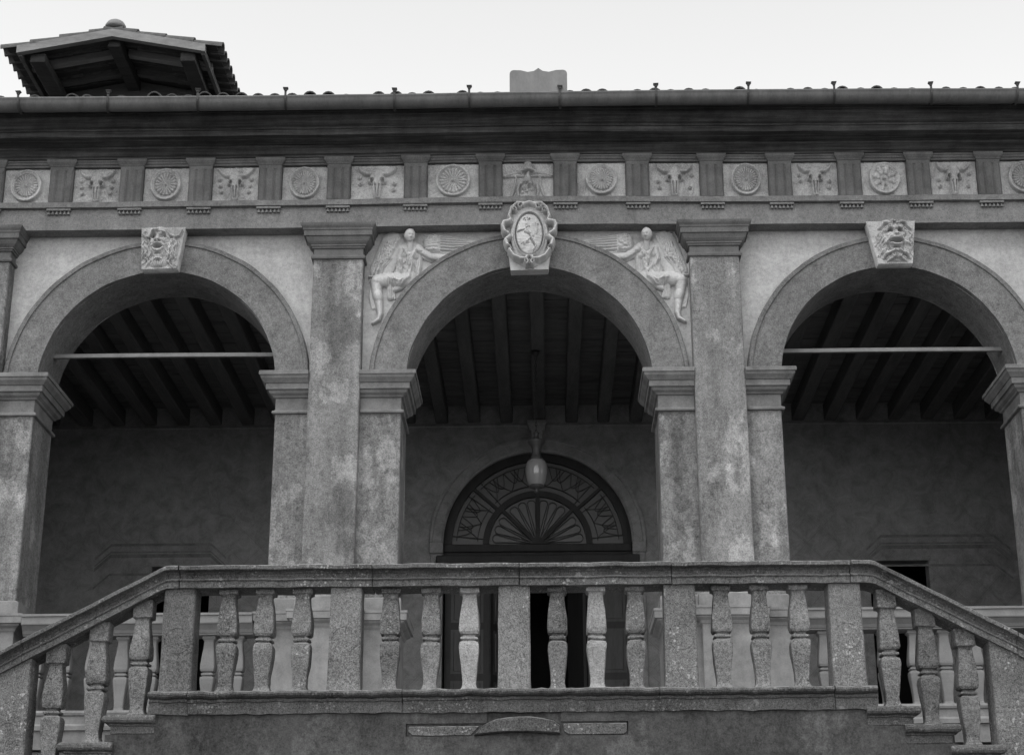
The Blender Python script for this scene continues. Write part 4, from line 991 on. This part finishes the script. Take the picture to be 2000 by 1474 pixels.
pedestal(-4.50, 1.64, 2.76, .30, 'stonel', 6); pedestal(4.20, 1.76, 2.90, .30, 'stonel', 7); pedestal(-6.0, .9, 1.95, .30, 'stone', 8); pedestal(5.66, 1.0, 2.1, .30, 'stone', 9)
# coping stones
CP = [(.02, 0), (-.06, 0), (-.062, .056), (-.076, .060), (-.080, .070), (-.070, .076), (-.036, .079), (-.038, .098), (-.046, .118), (-.070, .136), (-.108, .144), (-.130, .147), (-.132, .152), (-.132, .180), (-.118, .187)]
CP = [(y - .0, z) for y, z in CP] + [(.33, .186), (.345, .178), (.345, .148), (.325, .136), (.30, .10), (.28, .06), (.275, 0)]
CP = [(y - .0 - 2.975, z) for y, z in CP]
def coping(path, seed): return bdone(MB().sweep(path, CP, .006, 5, seed), 'coping_stone', 'coping')
zc_ = 3.372
seams = [-3.09, -1.378, -.075, 1.28, 2.86]
for i, (a, b) in enumerate(zip(seams, seams[1:])):
    coping([(x, 0, zc_ + random.uniform(-.003, .003)) for x in xs(a + .004, b - .004, .12)], i * 2.1)
def rake(x): return zc_ - .53 * x
coping([(-3.098 + (0.0), 0, zc_), (-3.15, 0, zc_), (-3.205, 0, zc_ - .004)] + [(-3.205 - q, 0, rake(q)) for q in xs(.05, 1.22, .12)], 11)
coping([(-3.205 - q, 0, rake(q)) for q in xs(1.228, 2.95, .12)], 12)
coping([(2.868, 0, zc_), (2.96, 0, zc_), (3.03, 0, zc_ - .004)] + [(3.03 + q, 0, rake(q) + .012) for q in xs(.05, 1.25, .12)], 13)
coping([(3.03 + q, 0, rake(q) + .01) for q in xs(1.258, 2.8, .12)], 14)
# base course
BS = [(.30, 0), (-.02, 0), (-.024, .05), (-.022, .098), (-.036, .104), (-.040, .118), (-.030, .124), (-.028, .132), (-.062, .137), (-.086, .150), (-.094, .166), (-.086, .183), (-.06, .196), (.30, .197)]
def base(path, seed, last=None):
    return bdone(MB().sweep(path, [(y - 3.0, z) for y, z in BS], .012, 8, seed), 'base_stone', 'base')
for i, (a, b) in enumerate(zip([-3.29, -2.95, -1.09, 1.14, 2.66], [-2.955, -1.095, 1.135, 2.655, 3.03])):
    base([(x, 0, 2.26 + random.uniform(-.003, .003)) for x in xs(a, b, .05)], i * 1.9)
BL = [(o, z) for o, z in [(-.03, -.03), (.0, 0), (.0, .06), (.012, .066), (.014, .078), (.03, .082), (.055, .09), (.066, .108), (.066, .13), (.05, .15), (.02, .156)]]
for L in (LB, RB):
    for k, (x0, x1, zt) in enumerate(L):
        dl = (1, 0) if L is LB else (0, 1)
        m = MB().loft(x0 + (.06 if dl[0] else -.02), x1 - (.06 if dl[1] else -.02), -2.998, -2.72, [(o, zt - .156 + z) for o, z in BL], .012, (dl[0], dl[1], 1, 0), sub=5); m.jitter(.009, 7, k * 2.3 + x0); bdone(m, 'base_block', 'base')

# ================================================================== loggia balustrades in the side bays
LP = [(.066, 0), (.066, .012), (.055, .026), (.048, .05), (.050, .12), (.060, .22), (.071, .30), (.074, .345), (.070, .368), (.050, .375), (.047, .382), (.062, .386), (.065, .396), (.062, .406), (.047, .410), (.048, .420), (.068, .428), (.075, .452), (.074, .50), (.066, .58), (.055, .67), (.050, .745), (.056, .760), (.068, .772), (.072, .776), (.072, .806)]
m = MB().loft(0, .0001, 0, .0001, LP, .007); LBM = mesh('baluster', m.v, m.f, 'softrail')
for nm, x0, x1, b0, dx, n in (('left', -5.39, -2.95, -3.12, -.305, 8), ('right', 2.92, 5.34, 3.12, .318, 7)):
    lb = thing('loggia_balustrade', 'smooth stucco balustrade between the %s' % ('leftmost loggia piers' if nm == 'left' else 'rightmost loggia piers'), 'balustrade', ((x0 + x1) / 2, .2, 2.762), 'loggia bay balustrades')
    X0 = (x0 + x1) / 2
    MB().sweep([(x - X0, 0, 3.566 - 2.762) for x in xs(x0, x1, .3)], [(.12, 0), (-.12, 0), (-.122, .012), (-.135, .020), (-.15, .05), (-.185, .085), (-.20, .10), (-.215, .102), (-.22, .112), (-.22, .185), (-.235, .19), (-.235, .215), (.17, .215), (.17, .10), (.13, .05)], .003, 3).done('hand_rail', 'softrail', lb)
    for k in range(n): link('baluster', LBM, lb, (b0 + dx * k - X0, 0, 0))
